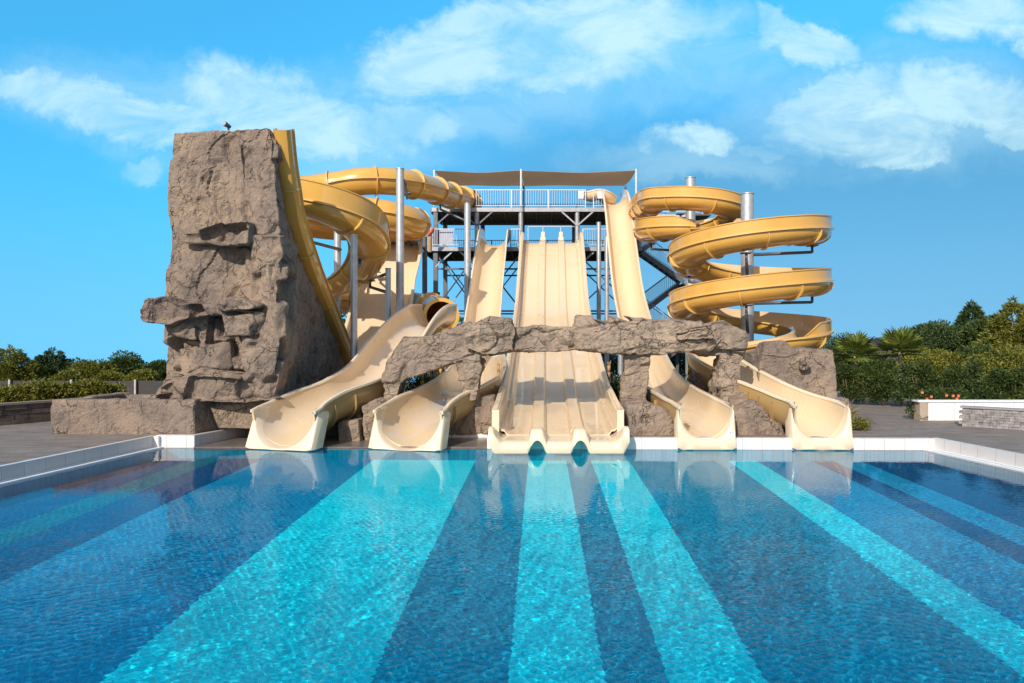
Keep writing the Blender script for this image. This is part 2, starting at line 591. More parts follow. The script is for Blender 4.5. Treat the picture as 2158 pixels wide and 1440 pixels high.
# underwater walls
mb = MB()
for f in (xl, xr):
    mb.add([(f(YN), YN, -DEPTH), (f(17.3), 17.3, -DEPTH), (f(17.3), 17.3, 0.05), (f(YN), YN, 0.05)], [(0, 1, 2, 3)], 0)
mb.add([(xl(17.3), yback(-9.6), -DEPTH), (xr(16.9), yback(9.6), -DEPTH), (xr(16.9), yback(9.6), -0.03), (xl(17.3), yback(-9.6), -0.03)], [(0, 1, 2, 3)], 0)
mb.add([(xl(YN), YN, -DEPTH), (xr(YN), YN, -DEPTH), (xr(YN), YN, 0.3), (xl(YN), YN, 0.3)], [(0, 1, 2, 3)], 0)
pw = mb.build('pool_wall', [T_BLUE])
tag(pw, 'blue tiled side of the pool below the water', 'pool wall', kind='structure')
pw.cycles.is_caustics_receiver = True

# gutter lips and white tiled upstands
DZ = 0.32
REC0, REC1 = XA(410, 17.3), -1.36         # recess behind the two left slides
mb = MB()
for f, sgn in ((xl, -1), (xr, 1)):
    D1 = 17.3 if sgn < 0 else 16.9
    a0, a1 = f(YN), f(D1)
    # lip
    V = []
    for D, a in ((YN, a0), (D1, a1)):
        V += [(a, D, -0.12), (a - sgn * 0.09, D, -0.12), (a - sgn * 0.09, D, 0.035), (a + sgn * 0.10, D, 0.05), (a + sgn * 0.10, D, -0.12)]
    mb.add(V, [(j, (j + 1) % 5, 5 + (j + 1) % 5, 5 + j) for j in range(5)] + [(0, 1, 2, 3, 4), (5, 6, 7, 8, 9)], 1)
    V = []
    for D, a in ((YN, a0), (D1, a1)):
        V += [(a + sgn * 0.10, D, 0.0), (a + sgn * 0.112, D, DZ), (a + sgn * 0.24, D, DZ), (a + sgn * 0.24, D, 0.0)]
    mb.add(V, [(j, (j + 1) % 4, 4 + (j + 1) % 4, 4 + j) for j in range(4)] + [(0, 1, 2, 3), (4, 5, 6, 7)], 2)


def upstand(x0, y0, x1, y1, z1=DZ, th=0.2, m=0, z0=-0.15):
    d = Vector((x1 - x0, y1 - y0, 0)).normalized()
    n = Vector((-d.y, d.x, 0)) * th
    V = [(x0, y0, z0), (x1, y1, z0), (x1 + n.x, y1 + n.y, z0), (x0 + n.x, y0 + n.y, z0)]
    V += [(a, b, z1) for a, b, _ in V]
    mb.add(V, [(3, 2, 1, 0), (4, 5, 6, 7), (0, 1, 5, 4), (1, 2, 6, 5), (2, 3, 7, 6), (3, 0, 4, 7)], m)


upstand(xl(17.3) - 0.12, 17.3, REC0, yback(REC0))
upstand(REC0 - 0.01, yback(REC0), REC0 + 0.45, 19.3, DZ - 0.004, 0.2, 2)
upstand(XA(830, 18.9), 18.9, REC1 + 0.4, 18.9, 0.22, 0.2)
upstand(REC1, yback(REC1), xr(16.9) + 0.12, yback(9.6), 0.29)
mb.box((xl(17.3) - 0.14, 17.33, 0.08), (.3, .24, .46), 0)
mb.box((xr(16.9) + 0.14, 16.96, 0.07), (.3, .24, .43), 0)
mb.box((REC1 + 0.15, yback(REC1) + 0.85, 0.05), (0.3, 1.5, 0.3), 0)
rim = mb.build('pool_rim', [WHITE_TILE, LIP, WHITE_TILE_Y_SHADED])
tag(rim, 'white tiled rim around the swimming pool', 'pool rim', kind='structure')
# recess shelf
m, N, b = base_mat('wet_stone')
g = N.n('ShaderNodeNewGeometry')
nz = N.noise(g.outputs['Position'], 2.5, 6, 0.65)
N.L(N.ramp(nz.outputs[0], [(0.3, (0.10, 0.085, 0.075)), (0.7, (0.20, 0.165, 0.14))]), b.inputs['Base Color'])
b.inputs['Roughness'].default_value = 0.28
WET = m
mb = MB()
mb.box(((REC0 + REC1) / 2 + 0.1, 18.25, -0.07), (REC1 - REC0 + 0.2, 2.0, 0.22))
mb.box(((REC0 + REC1) / 2 + 0.2, 19.32, .1), (REC1 - REC0 - .1, .14, .43))
sh = mb.build('wet_shelf', [WET])
tag(sh, 'wet stone shelf under the two left slide exits', 'shelf', kind='structure')


def deck_mat():
    m, N, b = base_mat('stamped_concrete')
    g = N.n('ShaderNodeNewGeometry')
    pos = g.outputs['Position']
    st = N.n('ShaderNodeMapping')
    st.inputs['Scale'].default_value = (1.0, 3.2, 1)
    N.L(pos, st.inputs[0])
    n1 = N.noise(st.outputs[0], 1.1, 7, 0.65, 0.5)
    n2 = N.noise(pos, 9, 6, 0.7)
    c = N.ramp(n1.outputs[0], [(0.3, (0.145, 0.116, 0.098)), (0.5, (0.215, 0.177, 0.152)), (0.72, (0.29, 0.243, 0.207))])
    c = N.mix(N.math('MULTIPLY', N.smooth(n2.outputs[0], 0.5, 0.75), 0.5), c, (0.085, 0.066, 0.055))
    bk = N.n('ShaderNodeTexBrick')
    bk.inputs['Scale'].default_value = 1.0
    bk.inputs['Mortar Size'].default_value = 0.012
    bk.inputs['Brick Width'].default_value = 1.1
    bk.inputs['Row Height'].default_value = 0.32
    N.L(pos, bk.inputs['Vector'])
    c = N.mix(N.math('MULTIPLY', bk.outputs['Fac'], 0.5), c, (0.06, 0.047, 0.04))
    N.L(c, b.inputs['Base Color'])
    N.L(N.math('MULTIPLY_ADD', n2.outputs[0], 0.25, 0.65), b.inputs['Roughness'])
    b.inputs['Specular IOR Level'].default_value = 0.2
    bp = N.n('ShaderNodeBump')
    bp.inputs['Strength'].default_value = 0.5
    bp.inputs['Distance'].default_value = 0.03
    N.L(N.math('ADD', n1.outputs[0], N.math('MULTIPLY', n2.outputs[0], 0.3)), bp.inputs['Height'])
    N.L(bp.outputs[0], b.inputs['Normal'])
    return m


DECK = deck_mat()
mb = MB()
zt = DZ - 0.006
B = 34.0


def poly(pts, z=zt, m=0): mb.add([(a, b_, z) for a, b_ in pts], [tuple(range(len(pts)))], m)


poly([(-40, YN), (xl(YN) - 0.2, YN), (xl(17.3) - 0.2, 17.3), (-40, 17.3)])
poly([(xr(YN) + 0.2, YN), (40, YN), (40, 16.9), (xr(16.9) + 0.2, 16.9)])
poly([(-40, 17.3), (xl(17.3) - 0.2, 17.3), (xl(17.3) - 0.12, 17.47), (REC0 + 0.03, 17.47), (REC0 + 0.3, 19.3), (-40, 19.3)])
poly([(-40, 19.3), (REC1 + 0.2, 19.3), (REC1 + 0.2, B), (-40, B)])
poly([(REC1 + 0.2, yback(REC1) + 0.15), (xr(16.9) + 0.2, yback(9.6) + 0.15), (40, 16.9), (40, B), (REC1 + 0.2, B)], zt - 0.03)
poly([(-40, -6), (40, -6), (40, YN), (-40, YN)])
dk = mb.build('deck', [DECK])
tag(dk, 'grey brown stamped concrete deck round the pool', 'deck', kind='structure')

GROUND = plain('dry_ground', (0.10, 0.085, 0.055), 0.95, 0, 0.3, 0.3)
mb = MB()
zg = 0.24
for a in ([(-900, -400), (900, -400), (900, -6), (-900, -6)], [(-900, -6), (-40, -6), (-40, B), (-900, B)], [(40, -6), (900, -6), (900, B), (40, B)], ):
    poly(a, zg)
mb.add([(-900, B, zg), (900, B, zg), (900, B + 12, zg - .3), (-900, B + 12, zg - .3), (900, 700, -68), (-900, 700, -68)], [(0, 1, 2, 3), (3, 2, 4, 5)])
tag(mb.build('ground', [GROUND]), 'open ground beyond the deck', 'ground', kind='structure')

# water
xs = np.concatenate([np.linspace(-11.9, 12.4, 1500)])
ys = 1.0 + (17.6 - 1.0) * np.linspace(0, 1, 1100) ** 1.12
X, Y = np.meshgrid(xs, ys)
Z = np.zeros_like(X)
wr = np.random.default_rng(3)
AMP = 1.95 - 1.72 * np.clip((Y - 6) / 8.5, 0, 1) ** .8
for k in range(46):
    lam = wr.uniform(0.06, 0.13); a = wr.uniform(0, 2 * math.pi); kk = 2 * math.pi / lam
    Z += AMP * 0.000066 * (lam / .1) * np.cos(kk * (X * math.cos(a) + Y * math.sin(a)) + wr.uniform(0, 6.28))
for k in range(14):
    lam = wr.uniform(0.35, 1.3); a = wr.uniform(0, 2 * math.pi); kk = 2 * math.pi / lam
    Z += AMP * 0.00016 * (lam / .5) * np.cos(kk * (X * math.cos(a) + Y * math.sin(a)) + wr.uniform(0, 6.28))
f0 = np.clip((X - (-9.65 - 0.12 * (17.45 - Y) - 0.05)) / 0.001, 0, 1)
ny, nx = X.shape
idx = np.arange(nx * ny).reshape(ny, nx)
XL = -9.65 - 0.12 * (17.45 - Y) - 0.07; XR = 9.57 + 0.165 * (16.9 - Y) + 0.07
inside = (X >= XL) & (X <= XR) & (Y <= 17.3 + (X + 9.6) * (16.9 - 17.3) / 19.2 + 0.06)
q = inside[:-1, :-1] & inside[:-1, 1:] & inside[1:, 1:] & inside[1:, :-1]
Fq = np.stack([idx[:-1, :-1][q], idx[:-1, 1:][q], idx[1:, 1:][q], idx[1:, :-1][q]], -1).reshape(-1, 4)


def np_mesh(name, V, Fq, smooth):
    me = bpy.data.meshes.new(name)
    k = Fq.shape[1]
    me.vertices.add(len(V)); me.vertices.foreach_set('co', np.ascontiguousarray(V, np.float32).ravel())
    me.loops.add(Fq.size); me.loops.foreach_set('vertex_index', Fq.astype(np.int32).ravel())
    me.polygons.add(len(Fq))
    me.polygons.foreach_set('loop_start', np.arange(0, Fq.size, k, dtype=np.int32))
    me.polygons.foreach_set('loop_total', np.full(len(Fq), k, np.int32))
    me.update()
    me.polygons.foreach_set('use_smooth', np.full(len(Fq), smooth, bool))
    me.validate()
    return me


me = np_mesh('water', np.stack([X, Y, Z], -1).reshape(-1, 3), Fq, True)
water = bpy.data.objects.new('water', me)
COL.objects.link(water)
wm = bpy.data.materials.new('pool_water')
wm.use_nodes = True
N = NT(wm.node_tree)
N.nt.nodes.clear()
out = N.n('ShaderNodeOutputMaterial')
wb = N.n('ShaderNodeBsdfPrincipled')
wb.inputs['Base Color'].default_value = (0.97, 0.995, 1, 1)
wb.inputs['Roughness'].default_value = 0
wb.inputs['IOR'].default_value = 1.155
wb.inputs['Transmission Weight'].default_value = 1
wb.inputs['Specular Tint'].default_value = (0.6, 0.92, 1.0, 1)
N.L(wb.outputs[0], out.inputs[0])
me.materials.append(wm)
water.cycles.is_caustics_caster = True
tag(water, 'clear rippled water of the swimming pool', 'water', kind='structure')

# ------------------------------------------------------------------ rocks


def hull_into(bm, pts):
    vs = [bm.verts.new(p) for p in pts]
    r = bmesh.ops.convex_hull(bm, input=vs)
    bad = [g for g in r['geom_interior'] if isinstance(g, bmesh.types.BMVert)]
    bad += [g for g in r['geom_unused'] if isinstance(g, bmesh.types.BMVert)]
    if bad:
        bmesh.ops.delete(bm, geom=list(set(bad)), context='VERTS')


def chunk(pts, D0, D1, taper=0.9, tilt=0.0):
    """a block whose front outline is given in photo pixels at D0, running back to D1"""
    W = [P(x, y, D0 + tilt * (y - pts[0][1]) / 100) for x, y in pts]
    c = sum(W, Vector()) / len(W)
    out = list(W)
    for w in W:
        q = c + (w - c) * taper
        out.append(Vector((q.x, D1 + (w.y - D0), q.z)))
    mid = (D1 - D0) * 0.35
    for w in W:
        q = c + (w - c) * (1.0 + 0.05)
        out.append(Vector((q.x, w.y + mid, q.z)))
    return out


def bx(x0, x1, y0, y1, z0, z1, dx=0.0):
    return [Vector((x, y, z)) for x in (x0, x1) for y in (y0, y1) for z in (z0, z1)]


def rock(name, prims, label, cat='rock', voxel=0.05, big=0.9, amp=1.0, stretch=(1, 1, 1), seed=0.0, mat=None, parent=None, group=None, flatten=None):
    bm = bmesh.new()
    for pr in prims:
        hull_into(bm, pr)
    me = bpy.data.meshes.new(name + '_raw')
    bm.to_mesh(me); bm.free()
    o = bpy.data.objects.new(name, me)
    COL.objects.link(o)
    md = o.modifiers.new('r', 'REMESH')
    md.mode = 'VOXEL'; md.voxel_size = voxel
    dg = bpy.context.evaluated_depsgraph_get()
    ev = o.evaluated_get(dg)
    me2 = bpy.data.meshes.new_from_object(ev)
    o.modifiers.clear()
    o.data = me2
    bpy.data.meshes.remove(me)
    n = len(me2.vertices)
    co = np.empty(n * 3); me2.vertices.foreach_get('co', co); co = co.reshape(-1, 3)
    no = np.empty(n * 3); me2.vertices.foreach_get('normal', no); no = no.reshape(-1, 3)
    off = Vector((seed * 13.1, seed * 7.7, seed * 3.3))
    st = Vector(stretch)
    dsp = np.zeros(n)
    V_, NZ = mnoise.voronoi, mnoise.noise
    for i in range(n):
        p = Vector(co[i]) + off
        w = Vector((NZ(p * 1.3), NZ(p * 1.3 + Vector((9, 1, 4))), NZ(p * 1.3 + Vector((3, 8, 2)))))
        q = Vector((p.x * st.x, p.y * st.y, p.z * st.z))
        h = 0.0
        for s_, a_, g_ in ((big * .85, 0.03, 0.022), (big * 0.34, 0.012, 0.010), (big * .14, .010, .004)):
            u = (q + w * (0.30 * s_)) / s_
            ds, ps = V_(u)
            c = ps[0]
            k = mnoise.cell_vector(c * 7.31)
            tiltv = (u - c).dot(Vector((k.y - .5, k.z - .5, k.x - .5))) * 2.6
            h += a_ * (tiltv + (k.x + k.z - 1.0) * 1.1)
            e = ds[1] - ds[0]
            h -= g_ * max(0.0, 1 - e / 0.10)
        h += 0.012 * NZ(p * 3.1) + 0.010 * abs(NZ(p * 6.5)) + 0.008 * NZ(p * 17)
        dsp[i] = h * amp
    # chisel the surface into flat facets
    cen = co.mean(0)
    for s_, amt, jit in ((big * .85, 0.80, .034), (big * .36, 0.62, .018)):
        key = {}
        ids = np.zeros(n, np.int64)
        ax = np.abs(no).argmax(1) * 2 + (np.take_along_axis(no, np.abs(no).argmax(1)[:, None], 1)[:, 0] > 0)
        cells = []
        for i in range(n):
            p = Vector(co[i]) + off
            w = Vector((NZ(p * 2.1), NZ(p * 2.1 + Vector((9, 1, 4))), NZ(p * 2.1 + Vector((3, 8, 2)))))
            u = (Vector((p.x * st.x, p.y * st.y, p.z * st.z)) + w * (.22 * s_)) / s_
            ds, ps = V_(u)
            kk = (round(ps[0].x * 50), round(ps[0].y * 50), round(ps[0].z * 50), int(ax[i]))
            ids[i] = key.setdefault(kk, len(key))
        order = np.argsort(ids, kind='stable')
        bounds = np.searchsorted(ids[order], np.arange(len(key) + 1))
        rr = np.random.default_rng(int(seed * 100) + 5)
        for g in range(len(key)):
            ii = order[bounds[g]:bounds[g + 1]]
            nm = no[ii].mean(0); nm /= np.linalg.norm(nm) + 1e-9
            o1, o2 = rr.normal(0, 1, 2), rr.normal(0, 1)
            if len(ii) < (170 if s_ > big * .5 else 60) or abs(nm[2]) > .55: continue
            c0 = co[ii].mean(0); dv = co[ii] - c0
            ev_, evec = np.linalg.eigh(dv.T @ dv)
            nf = evec[:, 0]
            if nf @ nm < 0: nf = -nf
            if nf @ nm < .85: nf = nm
            d_ = dv @ nf
            co[ii] -= (amt * d_)[:, None] * nf
            co[ii] += nf * (jit * amp * (np.clip(o2, -1.6, 1.6) + (dv @ evec[:, 2]) * np.clip(o1[0], -1.5, 1.5) * .9 / s_ + (dv @ evec[:, 1]) * np.clip(o1[1], -1.5, 1.5) * .9 / s_))[:, None]
    # weather the thinnest lips and spikes away
    E_ = np.empty(len(me2.edges) * 2, np.int32); me2.edges.foreach_get('vertices', E_); E_ = E_.reshape(-1, 2)
    deg = np.bincount(E_.ravel(), minlength=n).astype(float)[:, None] + 1e-9
    for it in range(3):
        acc = np.zeros_like(co)
        np.add.at(acc, E_[:, 0], co[E_[:, 1]]); np.add.at(acc, E_[:, 1], co[E_[:, 0]])
        dl = acc / deg - co
        ln = np.linalg.norm(dl, axis=1)[:, None]
        co = co + dl * np.clip((ln - .006) / .02, 0.08, .75)
    co = co + no * dsp[:, None]
    if flatten is not None:
        co[:, 2] = np.maximum(co[:, 2], flatten)
    me2.vertices.foreach_set('co', co.ravel())
    me2.polygons.foreach_set('use_smooth', np.zeros(len(me2.polygons), bool))
    me2.materials.clear()
    me2.materials.append(mat or ROCK)
    me2.update()
    if parent is not None:
        o.parent = parent
        o.matrix_parent_inverse.identity()
        l = origin(parent)
        co = co - np.array(l)
        me2.vertices.foreach_set('co', co.ravel())
    else:
        tag(o, label, cat, group)
    return o


# the tall tower rock: front block, wedge behind, ledges
TF = 18.6
prims = [
    chunk([(364, 278), (480, 274), (560, 272), (572, 340), (574, 480), (356, 480), (352, 400), (360, 330)], TF, TF + 1.0, 1.0),
    chunk([(358, 470), (578, 470), (590, 650), (352, 650), (356, 560)], TF, TF + 1.0, 1.0),
    chunk([(354, 640), (592, 640), (576, 850), (352, 850), (350, 760), (356, 700)], TF, TF + 1.2, 1.0),
    # wedge along the right face
    [Vector(v) for v in ((-10.1, 19.3, 8.1), (-7.45, 19.0, 8.2), (-10.1, 19.3, .2), (-7.30, 19.0, .2), (-10, 20.0, 6.1), (-7.30, 20.0, 6.05), (-10, 20, .2), (-7.2, 20.0, .2))],
    [Vector(v) for v in ((-10, 19.9, 6.0), (-7.30, 19.9, 6.1), (-10, 19.9, .2), (-7.25, 19.9, .2), (-9.8, 21.6, 4.5), (-7.28, 21.6, 4.6), (-9.8, 21.6, .2), (-7.15, 21.6, .2))],
    [Vector(v) for v in ((-9.8, 21.5, 4.5), (-7.28, 21.5, 4.65), (-9.8, 21.5, .2), (-7.15, 21.5, .2), (-9.5, 23.5, 3.0), (-7.28, 23.5, 3.15), (-9.5, 23.5, .2), (-7.15, 23.5, .2))],
    [Vector(v) for v in ((-9.5, 23.4, 3.0), (-7.28, 23.4, 3.2), (-9.5, 23.4, .2), (-7.15, 23.4, .2), (-9, 25.3, 1.7), (-7.25, 25.3, 1.9), (-9, 25.3, .2), (-7.1, 25.3, .2))],
    # upright slab along the right front edge
    chunk([(500, 275), (560, 268), (572, 360), (586, 520), (530, 520), (505, 400)], TF - 0.22, TF + 0.5, 1.0),
    chunk([(535, 500), (588, 500), (602, 690), (576, 845), (520, 845), (520, 760), (545, 640)], TF - 0.5, TF + 0.6, 1.0),
    chunk([(556, 268), (588, 300), (592, 330), (572, 338)], TF - 0.1, TF + 0.5, 1.0),
    # hood, mid ledge and the snout that sticks out on the left
    chunk([(414, 486), (460, 470), (517, 466), (519, 508), (470, 516), (420, 506)], TF - 0.75, TF + 0.2, 1.0),
    chunk([(288, 655), (306, 628), (345, 628), (372, 646), (376, 670), (350, 682), (298, 674)], TF - 0.9, TF + 0.2, 1.0),
    chunk([(345, 645), (420, 640), (462, 645), (470, 660), (400, 668), (345, 678)], TF - 0.75, TF + 0.2, 1.0),
    chunk([(458, 640), (478, 628), (512, 634), (516, 650), (462, 656)], TF - 0.95, TF + 0.2, 1.0),
    chunk([(462, 652), (500, 652), (496, 705), (468, 710)], TF - 0.75, TF + 0.2, 1.0),
    chunk([(385, 660), (408, 660), (404, 720), (384, 715)], TF - 0.45, TF + 0.2, 1.0),
    chunk([(414, 662), (442, 662), (434, 735), (412, 715)], TF - 0.4, TF + 0.2, 1.0),
    # feet
    chunk([(400, 735), (470, 720), (480, 845), (385, 845)], TF - 0.35, TF + 0.3, 1.0),
    chunk([(330, 818), (420, 775), (520, 790), (590, 845), (325, 850)], TF - 0.55, TF + 0.3, 1.0),
    chunk([(400, 790), (500, 800), (520, 848), (380, 848)], TF - 0.85, TF + 0.3, 1.0),
    chunk([(505, 842), (540, 834), (556, 850), (552, 905), (505, 905)], TF - 0.1, TF + 0.6, 1.0),
    chunk([(345, 800), (572, 800), (565, 905), (345, 905)], TF - 0.2, TF + 1.0, 1.0),
]
rock('rock_tower', prims, 'tall brown artificial rock tower carrying the steep yellow slide', 'rock tower', 0.04, 1.55, 0.95, (1, 1, 0.70), 11.0, ROCK)

# planter in front of the tower
mb = None
px0, px1 = XA(104, 17.56), XA(408, 17.56)
prims = [bx(px0, px1, 17.6, 17.95, 0.25, 1.2), bx(px0, px0 + 0.4, 17.6, 20.4, 0.25, 1.18), bx(px1 - 0.35, px1 + 0.02, 17.6, 18.4, 0.25, 1.18),
         [Vector(v) for v in ((px1 - .3, 18.2, .25), (px1 + .05, 18.2, .25), (px1 + .55, 19.3, .25), (px1 - .2, 19.3, .25), (px1 - .3, 18.2, 1.18), (px1 + .05, 18.2, 1.18), (px1 + .55, 19.3, 1.12), (px1 - .2, 19.3, 1.12))],
         bx(px0, px1, 20.1, 20.4, 0.25, 1.12), bx(px0 + 0.2, px1 - 0.1, 17.8, 20.3, 0.25, 0.98)]
rock('rock_planter', prims, 'low rectangular rock basin on the deck at the foot of the tower', 'planter', 0.045, 1.1, 0.42, (1, 1, 1), 2.0, ROCK)

# the rock bridge across the slides
G0, G1 = 18.5, 20.2
prims = [
    chunk([(816, 780), (822, 748), (850, 708), (905, 710), (950, 738), (958, 764), (872, 764), (850, 800), (825, 800)], G0 + .1, G0 + 1.2),
    chunk([(812, 785), (858, 775), (842, 822), (830, 866), (816, 866), (812, 830)], G0 + .1, G0 + 1.1),
    chunk([(900, 711), (985, 680), (1010, 700), (1015, 745), (962, 764), (935, 742)], G0 + .1, G0 + 1.3),
    chunk([(956, 762), (1014, 742), (1020, 775), (1004, 842), (980, 845), (966, 800)], G0, G0 + 1.0),
    chunk([(980, 692), (1030, 668), (1070, 672), (1084, 700), (1080, 742), (1015, 748), (990, 730)], G0 - .3, G1),
    chunk([(1072, 695), (1120, 687), (1215, 692), (1225, 736), (1150, 742), (1076, 742)], G0, G1 + .2),
    chunk([(1206, 700), (1217, 666), (1248, 668), (1272, 700), (1240, 715)], G0 + .1, G0 + 1.1),
    chunk([(1205, 700), (1260, 694), (1338, 676), (1358, 742), (1290, 746), (1215, 738)], G0 - .2, G1 + .1),
    chunk([(1276, 705), (1288, 666), (1332, 682), (1335, 715)], G0, G0 + 1.0),
    chunk([(1328, 688), (1344, 670), (1420, 672), (1482, 678), (1490, 735), (1400, 746), (1345, 748)], G0 - .2, G1),
    chunk([(1420, 700), (1500, 690), (1510, 712), (1430, 718)], G0 - .45, G0 + .5),
    chunk([(1470, 685), (1525, 676), (1545, 688), (1568, 697), (1569, 734), (1530, 738), (1470, 737)], G0 - .1, G1 - .2),
    chunk([(1312, 742), (1372, 746), (1362, 790), (1358, 858), (1316, 858), (1326, 800)], G0 + .1, G0 + 1.1),
    chunk([(1524, 734), (1566, 734), (1556, 780), (1560, 840), (1548, 905), (1520, 880), (1518, 790)], G0 + .1, G0 + 1.0),
    chunk([(1462, 735), (1565, 735), (1560, 750), (1500, 752)], G0 + .2, G1),
    chunk([(1512, 800), (1550, 790), (1545, 880), (1505, 870)], G0 + .5, G0 + 1.6),
]
rock('rock_bridge', prims, 'long rough rock bridge spanning the slide exits on four piers', 'rock bridge', 0.034, 1.25, 1.25, (.78, .8, 1.3), 3.0, ROCK_GREY)

rock('boulder', [chunk([(762, 858), (795, 842), (824, 842), (808, 875), (785, 930), (772, 955)], 18.4, 19.4)],
     'brown boulder wedged between the two leftmost cream slide exits', 'boulder', 0.045, 0.8, 0.7, seed=4)
rock('boulder', [chunk([(712, 890), (755, 886), (758, 935), (712, 935)], 18.2, 18.9, 1.0), chunk([(700, 868), (760, 858), (764, 900), (705, 905)], 18.9, 19.6, 1.0)],
     'low squared rock block in shade beneath the leftmost cream slide', 'boulder', 0.045, 0.7, 0.5, seed=5)
rock('boulder', [chunk([(940, 842), (1000, 838), (1040, 834), (1046, 912), (975, 918), (945, 918)], 18.85, 19.9)],
     'boulder under the second bridge pier, left of the three lane slide', 'boulder', 0.045, 0.9, 0.7, seed=6)
rock('boulder', [chunk([(1322, 855), (1370, 850), (1410, 868), (1424, 900), (1424, 934), (1322, 934)], 17.6, 18.7), chunk([(1316, 845), (1360, 842), (1370, 880), (1316, 880)], 18.2, 19.2)],
     'wide brown boulder right of the three lane slide exit', 'boulder', 0.045, 0.9, 0.75, seed=7)
rock('boulder', [chunk([(1548, 868), (1592, 845), (1620, 885), (1650, 905), (1652, 936), (1552, 936)], 17.7, 18.7), chunk([(1540, 840), (1575, 825), (1590, 900), (1540, 900)], 18.4, 19.3)],
     'stepped boulder between the two rightmost cream slide exits', 'boulder', 0.045, 0.8, 0.7, seed=8)
rock('boulder', [chunk([(1465, 790), (1485, 780), (1505, 800), (1512, 880), (1468, 880)], 20.5, 21.5)],
     'small ragged rock in the shade behind the fourth bridge pier', 'boulder', 0.045, 0.6, 0.8, seed=9)
rock('rock_mound', [
    chunk([(1604, 745), (1640, 736), (1755, 738), (1765, 800), (1764, 880), (1604, 880)], 19.8, 21.6, 1.0),
    chunk([(1604, 748), (1618, 720), (1655, 718), (1684, 742), (1660, 752)], 19.7, 20.6), chunk([(1660, 880), (1790, 842), (1800, 880), (1660, 890)], 18.9, 20.0, 1.0),
    chunk([(1690, 758), (1706, 752), (1712, 775), (1690, 782)], 19.5, 20.2)],
     'squared rock mound beside the yellow spiral slide, with a pale cap stone', 'rock', 0.045, 1.2, 0.55, (1, 1, .8), 10, ROCK)

# ------------------------------------------------------------------ slides


def arc_profile(hw, dep, th=0.05, rim=0.10, n=18, wall=0.15):
    """trough: inner skin from left rim to right rim, then the outer skin back"""
    inner = [(-hw - rim, dep + 0.0), (-hw, dep)]
    for k in range(n + 1):
        a = math.pi + math.pi * k / n
        inner.append((hw * math.cos(a), (dep - wall) * (1 + math.sin(a))))
    inner += [(hw, dep), (hw + rim, dep)]
    outer = []
    hw2 = hw + th
    outer.append((hw + rim, dep - th)); outer.append((hw2, dep - th))
    for k in range(n + 1):
        a = 2 * math.pi - math.pi * k / n
        outer.append((hw2 * math.cos(a), -th + (dep - wall) * (1 + math.sin(a)) if True else 0))
    outer += [(-hw2, dep - th), (-hw - rim, dep - th)]
    prof = inner + outer
    mats = [0] * (len(inner) - 1) + [1] * (len(prof) - len(inner) + 1)
    return prof, mats


def joint_ring(fr, i, hw, dep, parent, mat, out=0.07, w=0.03, n=14, wall=0.15, th=0.05):
    p, r, nn, t = fr[i]
    mb = MB()
    A = []; Bv = []
    for k in range(n + 1):
        a = math.pi + math.pi * k / n
        c, s_ = math.cos(a), math.sin(a)
        A.append(((hw + th * .8) * c, -th * .8 + (dep - wall) * (1 + s_)))
        Bv.append(((hw + th + out) * c, -th - out + (dep - wall + 0.0) * (1 + s_) + 0.0 if s_ < -0.02 else dep - wall - th))
    V = []
    for dt in (-w / 2, w / 2):
        for (u, v) in A: V.append(p + r * u + nn * v + t * dt)
        for (u, v) in Bv: V.append(p + r * u + nn * v + t * dt)
    m = n + 1
    Fc = []
    for k in range(n):
        Fc.append((k, k + 1, m + k + 1, m + k))
        Fc.append((2 * m + k, 3 * m + k, 3 * m + k + 1, 2 * m + k + 1))
        Fc.append((m + k, m + k + 1, 3 * m + k + 1, 3 * m + k))
    mb.add(V, Fc, 0, True)
    return mb.build('joint_flange', mat, parent)


